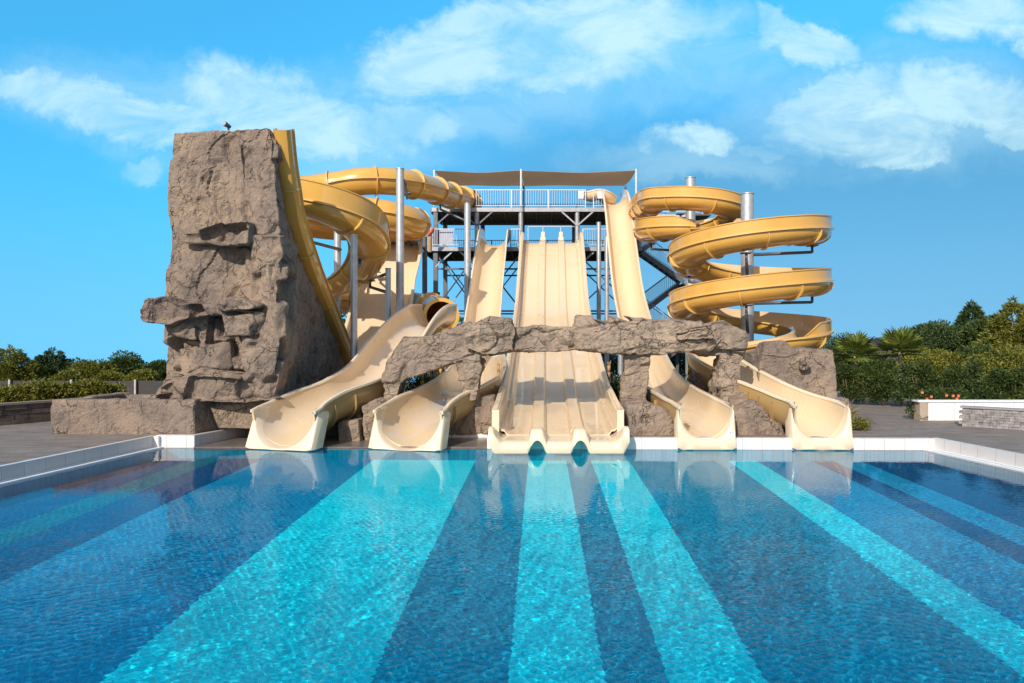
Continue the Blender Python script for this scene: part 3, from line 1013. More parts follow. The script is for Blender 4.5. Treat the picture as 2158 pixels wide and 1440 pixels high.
def exit_panel(c, ang, wo_b, wo_t, h, wi, flat, lip, rake, parent, depth=0.3, round_=0.22, mat=None, cut=1.0):
    """moulded end of a slide: a face with a round opening, leaning back by rake"""
    n = 24
    inn = []; outl = []
    for k in range(n + 1):
        s_ = k / n
        a = math.pi + math.pi * s_
        u = wi * math.cos(a)
        ex_ = 2.25 if flat or lip < .1 else 2.7
        ca, sa = math.cos(a), math.sin(a)
        u = wi * math.copysign(abs(ca) ** (2 / ex_), ca)
        v = lip + (h - lip) * (1 - abs(sa) ** (2 / ex_))
        inn.append((u, v))
        # matching point on the outer outline: down the left side, along the bottom, up the right
        L1 = h; L2 = 2 * wo_b; tot = 2 * L1 + L2
        q = s_ * tot
        if q < L1:
            v2 = h - q; u2 = -(wo_t + (wo_b - wo_t) * (q / L1))
            if v2 > h - round_:
                k2 = (v2 - (h - round_)) / round_
                u2 += round_ * 0.6 * (1 - math.sqrt(max(0, 1 - k2 * k2)))
        elif q < L1 + L2:
            v2 = 0.0; u2 = -wo_b + (q - L1)
        else:
            v2 = q - L1 - L2; u2 = wo_b + (wo_t - wo_b) * (v2 / L1)
            if v2 > h - round_:
                k2 = (v2 - (h - round_)) / round_
                u2 -= round_ * 0.6 * (1 - math.sqrt(max(0, 1 - k2 * k2)))
        outl.append((u2, v2))
    inn[0] = (inn[0][0], h); inn[-1] = (inn[-1][0], h)
    r = Vector((math.cos(ang), -math.sin(ang), 0))
    b = Vector((math.sin(ang), math.cos(ang), 0))     # back along the slide
    mb = MB()
    V = []

    def W(u, v, d): return c + r * u + Vector((0, 0, v)) + b * (d + rake * v / h)
    e = 0.035
    rows = []
    for (k, (ui, vi)) in enumerate(inn):
        uo, vo = outl[k]
        du, dv = uo - ui, vo - vi
        l = max(1e-6, math.hypot(du, dv)); ee = min(e, l * .3)
        rows.append([W(ui, vi, depth), W(ui, vi, e), W(ui + du / l * ee, vi + dv / l * ee, 0), W(uo - du / l * ee, vo - dv / l * ee, 0), W(uo, vo, e), W(uo, vo, depth)])
    m = 6
    for row in rows: V += row
    Fc = []
    for k in range(n):
        for j in range(m - 1):
            Fc.append((k * m + j, k * m + j + 1, (k + 1) * m + j + 1, (k + 1) * m + j))
        Fc.append((k * m + m - 1, k * m, (k + 1) * m, (k + 1) * m + m - 1))
    Fc += [tuple(range(m)), tuple(range(n * m, n * m + m))]
    mb.add(V, Fc, 0, True)
    return mb.build('exit_panel', mat or CREAM_RIM, parent, 50)


def sticker(c, ang, u, v, rake_at, parent):
    """small white oval with an illegible dark scribble"""
    r = Vector((math.cos(ang), -math.sin(ang), 0)); b = Vector((math.sin(ang), math.cos(ang), 0))
    o = c + r * u + Vector((0, 0, v)) + b * (rake_at - 0.012)
    up = Vector((0, 0, 1))
    mb = MB(); n = 18
    V = [o + r * (0.075 * math.cos(2 * math.pi * k / n)) + up * (0.05 * math.sin(2 * math.pi * k / n)) for k in range(n)]
    V += [q + b * 0.006 for q in V]
    mb.add(V, [tuple(range(n))] + [(k, (k + 1) % n, n + (k + 1) % n, n + k) for k in range(n)])
    s_ = mb.build('sticker', WHITE, parent)
    mb = MB()
    o2 = o - b * 0.004
    for (a0, b0, a1, b1) in ((-.045, .012, -.02, .026), (-.045, .012, -.04, -.018), (-.04, -.018, -.018, -.012), (-.005, .01, .012, -.012), (.012, -.012, .022, .006), (.03, -.018, .048, -.012), (.03, .004, .042, .012)):
        mb.bar(o2 + r * a0 + up * b0, o2 + r * a1 + up * b1, .010, .006)
    mb.build('mark', BLACK, s_)


def body_slide(pts, label, hw, dep, ext, exit_at=None, sticker_at=None, joints=(), i_cream=0, start_cap=False, name='body_slide', cat='water slide', mats=None, rimmat=None, step=0.16, rim=0.09):
    """pts run from the exit upwards: (x, y, floor z, width factor)"""
    pts = [(*p, 1.0) if len(p) == 3 else p for p in pts]
    exit_at = exit_at or (pts[0][0], 16.88)
    t = thing(name, (pts[0][0], pts[0][1], 0), label, cat)
    path = spline(pts, step)
    fr = frames(path)
    scl = list(path[:, 3])
    prof, ml = arc_profile(hw, dep, 0.05, 0.02)
    mb = MB()
    mb.sweep(fr, prof, ml, scale=scl)
    mb.build('flume', mats or [CREAM, CREAM_OUT_SHADED], t)
    for sgn in (-1, 1):
        mb = MB()
        u0 = sgn * (hw - 0.015); u1 = sgn * (hw + rim)
        pr = [(u0, dep - 0.01), (u0 + sgn * .02, dep + 0.02), (u1 - sgn * .015, dep + 0.02), (u1, dep + 0.005), (u1, dep - 0.055), (u1 - sgn * .02, dep - .06), (u0 + sgn * .05, dep - .055), (u0, dep - .05)]
        mb.sweep(fr, pr, scale=scl)
        mb.build('rim', rimmat or CREAM_RIM, t)
    for d in joints:
        i = min(len(fr) - 2, int(d / step))
        p_, r_, n__, t_ = fr[i]
        mb = MB(); V = []
        hk = hw * scl[i]
        for k in range(25):
            a = math.pi + math.pi * k / 24
            for dt in (-.011, .011):
                V.append(p_ + r_ * ((hk - .004) * math.cos(a)) + n__ * (.004 + (dep - .15) * (1 + math.sin(a))) + t_ * dt)
        mb.add(V, [(2 * k, 2 * k + 1, 2 * k + 3, 2 * k + 2) for k in range(24)], 0, True)
        mb.build('seam', rimmat or CREAM_RIM, t)
        i = min(len(fr) - 2, int(d / step))
        joint_ring(fr, i, hw * scl[i], dep, t, (mats or [CREAM, CREAM_OUT_SHADED])[1], 0.06)
    if ext:
        ang, wo_b, wo_t, h, wi, flat, lip, rake = ext
        c = Vector((exit_at[0], exit_at[1], 0.0))
        exit_panel(c, ang, wo_b, wo_t, h, wi, flat, lip, rake, t, 0.5)
        if sticker_at:
            u, v = sticker_at
            sticker(c, ang, u, v, rake * v / h, t)
    return t, fr, path


# 1: leftmost exit, fed by the yellow tube
s1, fr1, _ = body_slide([(-6.44, 17.3, .06), (-6.29, 17.85, .20), (-5.95, 18.55, .44), (-5.3, 19.6, .74), (-4.92, 20.8, 1.12), (-4.66, 22.2, 1.85), (-4.36, 23.7, 2.65, .9), (-4.1, 25.0, 3.1, .82), (-3.93, 26.3, 3.2, .78)],
    'leftmost cream slide exit, curving down from the yellow tube mouth', .84, .92,
    (R(14), .95, .93, 1.02, .85, True, .05, .42), (-6.54, 16.88), (.74, .14), (1.2, 2.0, 3.6, 6))
# 2: second exit, long drop from the lower platform
s2, fr2, _ = body_slide([(-3.33, 17.3, .03), (-3.20, 17.9, .15), (-2.93, 18.6, .34), (-2.45, 19.6, .54), (-2.1, 21, .80), (-2.1, 23.5, 1.15, .95), (-2.35, 26.5, 1.6, .88), (-2.58, 29.5, 2.35, .86), (-2.63, 32.2, 3.9, .86), (-2.60, 34.6, 5.9, .86), (-2.58, 36.6, 7.55, .86), (-2.55, 37.6, 7.98, .86), (-2.5, 39.0, 8.05, .86)],
    'second cream slide from the left, straight drop then bent exit', .85, .93,
    (R(12), .96, .94, 1.0, .86, False, .012, .42), (-3.42, 16.88), (.77, .15), (1.2, 2.4, 3.4, 7.5))
# 4: right of the lanes, starts on the upper platform
s4, fr4, _ = body_slide([(4.10, 17.2, .26), (4.0, 17.7, .34), (3.86, 18.3, .43), (3.68, 20.2, .64), (3.72, 23, 1.02), (3.95, 27, 1.95), (4.05, 30, 3.0), (4.06, 32.6, 4.6), (4.06, 34.8, 6.95), (4.05, 36.5, 9.05), (4.03, 37.6, 10.05), (4.0, 38.4, 10.4), (4.0, 39.4, 10.5), (4.0, 40.2, 10.52)],
    'tall cream slide just right of the three lane slide', .645, .82,
    (R(0), .73, .715, 1.15, .645, False, .27, .18), (4.11, 16.88), (.62, .44), (1.6, 2.6, 4.0, 8.5))
path = spline([(2.55, 38.75, 10.72), (2.85, 38.5, 10.62), (3.2, 38.45, 10.72), (3.55, 38.65, 10.60), (3.85, 39.1, 10.5)], .1)
fre = frames(path)
prof, ml = arc_profile(.42, .46, .05, .03, 12, .08)
mb = MB(); mb.sweep(fre, prof, ml); mb.build('entry_flume', [CREAM, CREAM], s4)
for sgn in (-1, 1):
    mb = MB(); mb.sweep(fre, [(sgn * .41, .48), (sgn * .50, .48), (sgn * .50, .41), (sgn * .41, .41)]); mb.build('rim', CREAM_RIM, s4)
# 5: rightmost exit, the end of the yellow spiral
s5, fr5, _ = body_slide([(6.95, 17.2, .24), (6.85, 17.6, .33), (6.5, 18.2, .47), (5.9, 19.2, .80), (5.42, 20.6, 1.22), (5.35, 21.7, 1.5), (5.7, 22.7, 1.75), (6.5, 23.4, 2.0)],
    'rightmost cream slide exit, continuing the yellow spiral slide', .66, .88,
    (R(2), .755, .74, 1.18, .66, False, .26, .2), (6.97, 16.86), None, (1.2, 1.6, 2.0, 2.4, 3.4))

# 3: three lane slide
t3 = thing('multilane_slide', (0.45, 17, 0), 'wide cream racing slide with three parallel lanes in the middle', 'water slide')
lane, div, W3 = 0.86, 0.20, 1.56


def lanes_profile(wall, dh=0.16, th=0.05):
    top = [(-W3 - .10, wall), (-W3 - .02, wall + .01), (-W3 + .05, wall - .02), (-W3 + .07, .20), (-W3 + .12, .14), (-W3 + .20, .13), (-W3 + .25, .05), (-W3 + .33, 0)]
    x0 = -W3 + .33; x3 = W3 - .33
    for xd in (-0.50, 0.50):
        top += [(xd - .21, 0), (xd - .17, dh * .7), (xd - .14, dh), (xd + .14, dh), (xd + .17, dh * .7), (xd + .21, 0)]
    top += [(-u, v) for u, v in reversed(top[:8])]
    bot = [(u * 1.0, v - (th if abs(u) < W3 - .1 else 0.06)) for u, v in reversed(top)]
    bot[0] = (W3 + .10, wall - .06); bot[-1] = (-W3 - .10, wall - .06)
    prof = top + bot
    return prof, [0] * (len(top) - 1) + [1] * (len(bot) + 1)


pts = [(.42, 17.3, .34), (.42, 18.6, .46), (.43, 20.5, .74), (.43, 22.0, 1.08), (.44, 24.5, 1.75), (.45, 27, 2.5), (.48, 31, 4.05), (.53, 34.5, 6.55), (.56, 36.4, 7.8), (.58, 37.2, 8.08), (.58, 38.4, 8.1)]
path = spline(pts, 0.2); fr3 = frames(path)
prof, ml = lanes_profile(.58)
mb = MB(); mb.sweep(fr3, prof, ml, scale=[1.0] * len(fr3))
mb.build('lanes', [CREAM, CREAM_OUT_SHADED], t3, 28)
# dividers run up to starter boxes at the top
for xd in (-0.5, 0.5):
    mb = MB()
    p = Vector((.58 + xd, 38.2, 8.25))
    mb.box(p + Vector((0, 0, .28)), (.2, .35, .56)); mb.box(p + Vector((0, -.25, .12)), (.28, .3, .22))
    mb.build('starter_box', CREAM_RIM, t3)
mb = MB()
mb.bar((-.75, 38.3, 9.15), (1.95, 38.3, 9.15), .03)
for x in (-.75, .08, 1.08, 1.95): mb.bar((x, 38.3, 8.3), (x, 38.3, 9.15), .03)
mb.build('spray_bar', WHITESTEEL, t3)
# side plates end in a sloping edge; moulded scalloped lip at the water
mb = MB()
nx_ = 72
yA, yB = 17.55, 16.42
xsn = np.linspace(-1.70, 1.70, nx_ + 1)


def ltop(x):
    v = 0.0
    for xd in (-0.52, 0.52):
        k = abs(x - xd)
        v = max(v, 0.30 * max(0.0, min(1.0, (.235 - k) / .10)))
    k = 1.70 - abs(x)
    v = max(v, 0.34 * max(0, min(1.0, (.30 - k) / .20)))
    return v


def lbot(x):
    for xd in (-0.52, 0.52):
        k = abs(x - xd)
        if k < .20: return 0.30 * (1 - (k / .20) ** 2) ** .8
    k = 1.70 - abs(x)
    if k < .12: return 0.26 * (1 - (k / .12)) ** 1.2
    return 0.0


rows_y = [yA, yA - .3, yA - .6, yB + .22, yB + .10, yB + .03, yB, yB, yB + .06]
Vt = []
for x in xsn:
    tz = ltop(x); bz = lbot(x)
    sx = .42 + x
    base_in = 0.29
    Vt.append([(sx, yA, .345 + tz * .55), (sx, yA - .45, .315 + tz * .75), (sx, yB + .30, base_in + tz), (sx, yB + .12, base_in - .02 + tz), (sx, yB + .02, max(bz + .03, base_in - .10 + tz)), (sx, yB, max(bz + .02, .10 + .5 * bz)), (sx, yB + .03, bz), (sx, yA, bz + .0)])
m = 8; V = [q for row in Vt for q in row]; Fc = []
for k in range(nx_):
    for j in range(m - 1):
        Fc.append((k * m + j, k * m + j + 1, (k + 1) * m + j + 1, (k + 1) * m + j))
Fc += [tuple(range(m)), tuple(range(nx_ * m, nx_ * m + m))]
mb.add(V, Fc, 0, True)
mb.build('exit_lip', CREAM_RIM, t3, 60)
for sgn in (-1, 1):
    mb = MB()
    x = .42 + sgn * 1.60
    V = []
    for dx in (-.05, .07) if sgn > 0 else (-.07, .05):
        V += [(x + dx, 17.22, .10), (x + dx, 17.26, .98), (x + dx, 18.6, 1.10), (x + dx, 20.5, 1.36), (x + dx, 20.5, .60), (x + dx, 18.6, .3)]
    mb.add(V, [(0, 1, 2, 3, 4, 5), (6, 7, 8, 9, 10, 11)] + [(j, (j + 1) % 6, 6 + (j + 1) % 6, 6 + j) for j in range(6)])
    mb.box((.42 + sgn * 1.57, 17.27, .53), (.17, .2, .90))
    mb.build('side_plate', CREAM_RIM, t3)

# wide cream wave wall behind the leftmost slide
tg = thing('wave_wall_slide', (-8, 25, 0), 'broad steep cream slide ramp behind the grey poles on the left', 'water slide')
gp = [P(838, 505, 31), P(832, 530, 30.4), P(824, 575, 29.5), P(812, 630, 28.6), P(800, 690, 27.4), P(786, 745, 26.0), P(765, 800, 24.6)]
gp.insert(0, P(839, 496, 31.8))
path = spline([tuple(p) for p in reversed(gp)], 0.2)
frg = frames(path)
hwg = 1.12
top = [(-hwg - .14, .42), (-hwg - .02, .42), (-hwg, .10), (-hwg + .15, 0)] + [(x, 0.0) for x in np.linspace(-hwg + .3, hwg - .3, 6)] + [(hwg - .15, 0), (hwg, .10), (hwg + .02, .42), (hwg + .14, .42)]
bot = [(u, v - .07) for u, v in reversed(top)]
mb = MB()
mb.sweep(frg, top + bot, [0] * (len(top) - 1) + [1] * (len(bot) + 1))
mb.build('ramp', [CREAM, CREAM_OUT_SHADED], tg, 28)
mb = MB()
a = frg[-1][0]
mb.box(a + Vector((.1, .5, .15)), (.7, .6, .5))
mb.build('start_box', CREAM_RIM, tg)

# yellow flumes -------------------------------------------------------------


def flume_prof(hw=.60, dep=.48, th=.04):
    return arc_profile(hw, dep, th, .09, 16, .06)


def yellow_flume(t, fr, i0, i1, ext_side, hw=.60, dep=.48, extra=.50, inside=INSIDE):
    prof, ml = flume_prof(hw, dep)
    mb = MB(); mb.sweep(fr, prof, ml, i0=i0, i1=i1); mb.build('flume', [inside, YELLOW], t)


def wall_ext(t, fr, i0, i1, side, hw=.60, dep=.48, extra=.50):
    pr = [(side * (hw - .0), dep - .0), (side * (hw + .01), dep + extra), (side * (hw + .075), dep + extra), (side * (hw + .075), dep + extra - .035), (side * (hw + .045), dep + extra - .04), (side * (hw + .04), dep)]
    mb = MB()
    n = i1 - i0
    sub = fr[i0:i1]
    V = []; Fc = []; ml = []
    for i, (p, r, nn, tt) in enumerate(sub):
        k = min(1.0, i / 4.0 + .05, (n - 1 - i) / 4.0 + .05)
        for (u, v) in pr:
            V.append(p + r * u + nn * (dep + (v - dep) * k if v > dep else v))
    m = len(pr)
    for i in range(len(sub) - 1):
        for j in range(m):
            Fc.append((i * m + j, i * m + (j + 1) % m, (i + 1) * m + (j + 1) % m, (i + 1) * m + j)); ml.append(1 if j in (1, 2, 3, 4) else 0)
    Fc += [tuple(range(m)), tuple(range((n - 1) * m, n * m))]; ml += [0, 0]
    mb.add(V, Fc, ml, True)
    mb.build('outer_wall', [INSIDE, YELLOW], t)


def side_flange(t, fr, i0, i1, hw=.60, dep=.48, mat=None):
    for sgn in (-1, 1):
        mb = MB()
        u0, u1 = sgn * (hw + .005), sgn * (hw + .13)
        mb.sweep(fr, [(u0, dep + .012), (u1, dep + .012), (u1, dep - .05), (u0, dep - .05)], i0=i0, i1=i1)
        mb.build('side_flange', mat or YELLOW_RIM, t)


def helix(cx, cy, r, a0, a1, z0, z1, n):
    return [(cx + r * math.cos(a), cy + r * math.sin(a), z) for a, z in zip(np.linspace(a0, a1, n), np.linspace(z0, z1, n))]


# right spiral: ccw about the far pole, then cw about the near pole
c2 = (7.09, 32.5); c1 = (7.86, 26.0); r2, r1 = 2.0, 2.30
pts = [(5.45, 38.6, 9.15), (5.4, 36.8, 9.05), (5.2, 34.6, 8.95)]
pts += helix(c2[0], c2[1], r2, math.pi * 1.12, math.pi * 1.5 + math.pi * 2.0, 8.80, 7.25, 20)
pts += helix(c1[0], c1[1], r1, math.pi * 0.5, -math.pi * 0.5, 6.92, 6.0, 8)
pts += helix(c1[0], c1[1], r1, -math.pi * 0.5, -math.pi * 4.5, 6.0, 2.25, 32)[1:]
pts += [(6.5, 23.35, 2.02)]
ts = thing('spiral_slide', (7.6, 28, 0.3), 'yellow open spiral slide winding around two grey poles on the right', 'water slide')
path = spline(pts, 0.17); frs = frames(path)
yellow_flume(ts, frs, 0, None, 1)
side_flange(ts, frs, 0, None)
# turns from left-hand to right-hand: outer wall changes side
ys_ = path[:, 1]; n_ = len(frs)
zsw = [i for i in range(n_) if path[i, 2] < 7.22][0]
wall_ext(ts, frs, 8, zsw - 3, 1, extra=.43)
wall_ext(ts, frs, zsw + 5, n_ - 14, -1, extra=.43)
for i in range(7, n_ - 3, 10):
    joint_ring(frs, i, .60, .48, ts, YELLOW_RIM, 0.075, .035, 14, .06, .04)

# left slide: closed tube, open flume, tube again -------------------------------
tl = thing('tube_slide', (-7, 28, 0.3), 'yellow winding tube slide on the left, partly enclosed', 'water slide')
tp = [(-4.1, 39.6, 10.75), (-4.35, 38.4, 10.68), (-4.8, 36.6, 10.5), (-5.4, 34, 10.25), (-6.45, 31.9, 10.12), (-8.0, 31.0, 9.98), (-9.7, 31.0, 9.72), (-11.0, 30.4, 9.4), (-11.5, 29.4, 9.15), (-11.0, 28.5, 8.85), (-9.6, 28.2, 8.5),
      (-7.9, 28.2, 8.15), (-6.4, 28.4, 7.95), (-5.6, 29.1, 7.82), (-5.6, 30.0, 7.78), (-6.4, 30.5, 7.76), (-8.0, 30.2, 7.75), (-9.8, 28.8, 7.72)]
op = [(-10.6, 26.6, 7.55), (-10.2, 24.2, 7.35), (-9.2, 23.0, 7.15), (-8.1, 22.55, 6.92), (-7.1, 22.4, 6.62), (-6.35, 22.9, 6.28), (-6.12, 24.0, 5.88), (-6.4, 25.2, 5.38), (-7.2, 26.2, 4.85), (-8.5, 26.9, 4.4)]
lp = [(-9.9, 27.7, 4.25), (-10.5, 28.9, 4.2), (-9.8, 30.0, 4.15), (-8.4, 30.3, 4.08), (-6.7, 30.2, 3.95), (-5.2, 29.6, 3.72), (-4.25, 28.3, 3.5), (-3.95, 26.9, 3.26)]
rt = .62
path = spline([(x, y, z + 0.0) for x, y, z in tp] + [(a, b_, c_ + .35) for a, b_, c_ in op] + [(a, b_, c_ + .45) for a, b_, c_ in lp], 0.17)
frl = frames(path)
n_ = len(frl)
# where the enclosed part ends and starts again
d1 = int(np.argmin(np.linalg.norm(path - np.array([-10.2, 27.9, 7.75 + .1]), axis=1)))
d2 = int(np.argmin(np.linalg.norm(path - np.array([-9.9, 27.7, 4.7]), axis=1)))
circ = [(rt * math.cos(2 * math.pi * k / 28), rt * math.sin(2 * math.pi * k / 28)) for k in range(28)]
circ2 = [((rt - .04) * math.cos(2 * math.pi * k / 28), (rt - .04) * math.sin(2 * math.pi * k / 28)) for k in range(28)]


def tube(i0, i1):
    mb = MB()
    mb.sweep(frl, circ, i0=i0, i1=i1, cap=False)
    mb.sweep(frl, circ2, [1] * 28, i0=i0, i1=i1, cap=False)
    mb.build('tube', [YELLOW, YELLOW], tl)
    for sgn in (-1, 1):
        mb = MB()
        mb.sweep(frl, [(sgn * (rt - .01), .03), (sgn * (rt + .10), .03), (sgn * (rt + .10), -.03), (sgn * (rt - .01), -.03)], i0=i0, i1=i1)
        mb.build('side_flange', YELLOW_RIM, tl)


def ring(i, w=.05, out=.10):
    p, r, nn, t = frl[min(i, n_ - 1)]
    mb = MB(); V = []; k_ = 28
    for rad, dt in ((rt - .045, -w / 2), (rt + out, -w / 2), (rt + out, w / 2), (rt - .045, w / 2)):
        for k in range(k_):
            a = 2 * math.pi * k / k_
            V.append(p + r * (rad * math.cos(a)) + nn * (rad * math.sin(a)) + t * dt)
    Fc = []
    for j in range(4):
        for k in range(k_):
            Fc.append((j * k_ + k, j * k_ + (k + 1) % k_, ((j + 1) % 4) * k_ + (k + 1) % k_, ((j + 1) % 4) * k_ + k))
    mb.add(V, Fc, 0, True)
    mb.build('ring_flange', YELLOW_RIM, tl, 50)


tube(0, d1 + 1); tube(d2, None)
for i in list(range(0, 12, 3)) + list(range(20, d1, 12)) + list(range(d2, n_ - 6, 12)) + [n_ - 1]:
    ring(i)
off = -.35
fro = [(p + nn * off, r, nn, t) for p, r, nn, t in frl]
prof, ml = flume_prof(.62, .50)
mb = MB(); mb.sweep(fro, prof, ml, i0=d1, i1=d2 + 1); mb.build('flume', [YELLOW, YELLOW], tl)
side_flange(tl, fro, d1, d2 + 1, .62, .50)
wall_ext(tl, fro, d1 + 4, d2 - 4, 1, .62, .50, .62)
for i in range(d1 + 6, d2 - 2, 11):
    joint_ring(fro, i, .62, .50, tl, YELLOW_RIM, .085, .04, 14, .06, .04)

# steep yellow slide on the rock tower
tv = thing('speed_slide', (-7, 19, 0.3), 'steep yellow slide running down the edge of the rock tower', 'water slide')
vp = [(-7.08, 18.55, 8.45), (-7.12, 18.95, 7.5), (-7.16, 19.5, 6.6), (-7.2, 19.97, 6.03), (-7.2, 21.2, 4.9), (-7.2, 22.87, 3.65), (-7.2, 25.1, 2.09), (-7.2, 26.5, 1.2)]
path = spline(vp, .15); frv = frames(path)
prof = [(-.28, .36), (-.20, .36), (-.19, .10), (-.12, .02), (0, 0), (.12, .02), (.19, .10), (.20, .36), (.28, .36), (.28, .32), (.24, .31), (.23, .07), (.15, -.03), (0, -.05), (-.15, -.03), (-.23, .07), (-.24, .31), (-.28, .32)]
ml = [0] * len(prof)
mb = MB(); mb.sweep(frv, prof, ml); mb.build('flume', [YELLOW, YELLOW], tv)
for sgn in (-1, 1):
    mb = MB()
    u0, u1 = sgn * .19, sgn * .27
    mb.sweep(frv, [(u0, .385), (u1, .385), (u1, .33), (u0, .33)]); mb.build('rim', YELLOW_RIM, tv)
for i in (11, 26, 42):
    joint_ring(frv, i, .21, .34, tv, YELLOW_RIM, .04, .04, 12, .16, .04)

# ------------------------------------------------------------------ poles


def pole(px, topy, D, w, label, arms=(), z0=.26, mat=None, group='grey steel support poles'):
    x = XA(px, D); zt_ = H + (CY - topy) * D / F
    r = w * D / F / 2
    t = thing('support_pole', (x, D, z0), label, 'pole', group)
    mb = MB(); mb.cyl((x, D, z0), (x, D, zt_), r, r * .97, 24); mb.build('shaft', mat or GALV, t)
    mb = MB(); mb.cyl((x, D, zt_), (x, D, zt_ + .03), r * 1.08, r * 1.08, 24); mb.build('cap', GALV, t)
    mb = MB(); mb.cyl((x, D, z0), (x, D, z0 + .05), r * 1.8, r * 1.8, 20); mb.build('base_plate', GALV, t)
    for (a, b_) in arms:
        mb = MB()
        a = Vector(a); b_ = Vector(b_)
        mb.cyl(a, b_, .065, .055, 10)
        mb.cyl(b_ + Vector((0, 0, -.02)), b_ + Vector((0, 0, .22)), .05, .05, 10)
        mb.box(b_ + Vector((0, 0, .24)), (.34, .34, .04))
        mb.build('support_arm', DARK_SHADE_STEEL, t)
    return t


def armset(cx, cy, r, az_z):
    out_ = []
    for az, z0, z1, rr in az_z:
        a = R(az)
        out_.append(((cx + .22 * math.cos(a), cy + .22 * math.sin(a), z0), (cx + rr * math.cos(a), cy + rr * math.sin(a), z1)))
    return out_


pole(1575, 410, 26.0, 27, 'thick pole the near yellow spiral winds around', armset(c1[0], c1[1], 2.28,
     [(-108, 4.95, 5.55, 2.28), (-20, 6.0, 6.0, 2.28), (70, 6.3, 6.35, 2.28), (185, 4.9, 4.95, 2.28), (-108, 3.05, 3.72, 2.28), (-20, 4.15, 4.15, 2.28), (75, 4.3, 4.4, 2.28), (185, 3.0, 3.08, 2.28), (60, 2.2, 2.5, 2.28), (-20, 2.1, 2.3, 2.28)]))
pole(1455, 376, 32.5, 21, 'thick pole the far yellow spiral winds around', armset(c2[0], c2[1], 2.0,
     [(-115, 8.0, 8.2, 1.95), (-30, 7.9, 8.0, 1.95), (190, 7.0, 7.05, 1.95), (-110, 6.7, 6.75, 1.95), (60, 7.4, 7.5, 1.95)]))
pole(843, 357, 26.9, 17, 'tallest pole at the left, rising past the yellow tube', [((-5.4, 26.95, 9.05), (-6.2, 31.5, 9.3))])
pole(746, 497, 21.9, 14, 'pole under the bend of the open yellow flume', [((-6.0, 21.95, 5.2), (-6.25, 23.5, 5.3))])
pole(711, 490, 27.5, 15, 'pole half hidden behind the open yellow flume', [((-8.1, 27.5, 6.4), (-9.0, 23.3, 6.4))])
pole(818, 567, 25.2, 12, 'short thin pole in front of the broad cream ramp', [((-5.65, 25.2, 4.5), (-6.6, 26.3, 4.8)), ((-5.7, 25.2, 5.2), (-7.0, 28.9, 5.4))])
pole(895, 500, 33.0, 11, 'darker pole left of the tower, beside the tube mouth', [((-5.65, 32.9, 7.2), (-5.85, 30.2, 7.0))], mat=DARK_SHADE_STEEL)
pole(985, 430, 34.0, 14, 'pole under the start of the yellow tube', [((-3.75, 34, 8.7), (-5.2, 35.1, 9.5))])
pole(1262, 470, 36.0, 9.5, 'thin pole left of its pair beside the three lane slide')
pole(1279, 500, 35.3, 10, 'thin pole behind the tall cream slide')
pole(1040, 700, 28, 9, 'short pole behind the second bridge arch')
pole(1308, 745, 30, 12, 'short pole in the arch right of the three lane slide')
pole(1402, 745, 27, 7, 'slim pole in the gap right of the third bridge pier')

# ------------------------------------------------------------------ slide tower
T = thing('slide_tower', (-.3, 40, .26), 'steel tower with two platforms from which the slides start', 'tower')
FX = (-5.9, -3.6, -1.15, 2.0, 5.3)
FY = (38.1, 41.9)
ZU, ZL = 10.15, 7.95
for i, x in enumerate(FX):
    for j, y in enumerate(FY):
        mb = MB()
        lit = j == 0 and 0 < i < 4  # sunlit front columns keep lighter steel, the others get the shade-coloured copy
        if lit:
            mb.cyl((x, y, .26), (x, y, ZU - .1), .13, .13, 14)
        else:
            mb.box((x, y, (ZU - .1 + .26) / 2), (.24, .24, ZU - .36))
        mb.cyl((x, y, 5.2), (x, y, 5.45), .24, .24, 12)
        mb.build('column', TOWERGALV if lit else DARK_SHADE_STEEL, T)


def platform(x0, x1, y0, y1, z, name):
    mb = MB()
    mb.box(((x0 + x1) / 2, (y0 + y1) / 2, z - .03), (x1 - x0, y1 - y0, .06))
    for x in np.arange(x0 + .4, x1, .9):
        mb.box((x, (y0 + y1) / 2, z - .13), (.06, y1 - y0 - .1, .14))
    for y in np.arange(y0 + .3, y1, .6):
        mb.box(((x0 + x1) / 2, y, z - .09), (x1 - x0 - .1, .05, .05))
    mb.build(name, GRATE, T)
    mb = MB()
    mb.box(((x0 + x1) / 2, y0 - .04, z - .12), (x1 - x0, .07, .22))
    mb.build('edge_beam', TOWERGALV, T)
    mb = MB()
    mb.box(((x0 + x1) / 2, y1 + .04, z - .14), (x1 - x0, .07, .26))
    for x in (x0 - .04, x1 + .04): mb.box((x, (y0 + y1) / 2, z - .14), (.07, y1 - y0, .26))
    mb.build('edge_beam', DARK_SHADE_STEEL, T)


platform(-6.1, 5.5, 38.0, 42.1, ZU, 'upper_platform')
platform(-6.6, 5.6, 37.9, 42.3, ZL, 'lower_platform')


def railing(p0, p1, parent, h=1.0, gap=.13, mat=None, panel=False, dark=None):
    p0, p1 = Vector(p0), Vector(p1)
    L = (p1 - p0).length
    mb = MB()
    up = Vector((0, 0, h))
    mb.bar(p0 + up, p1 + up, .045)
    mb.bar(p0 + Vector((0, 0, .12)), p1 + Vector((0, 0, .12)), .035)
    k = max(1, int(L / 1.6))
    for i in range(k + 1):
        q = p0.lerp(p1, i / k); mb.bar(q, q + up, .055)
    k = max(2, int(L / gap))
    for i in range(1, k):
        q = p0.lerp(p1, i / k); mb.bar(q + Vector((0, 0, .12)), q + up, .017)
    if panel:
        mb.bar(p0 + Vector((0, 0, .56)), p1 + Vector((0, 0, .56)), .02, .8)
    return mb.build('railing', mat or WHITESTEEL, parent)


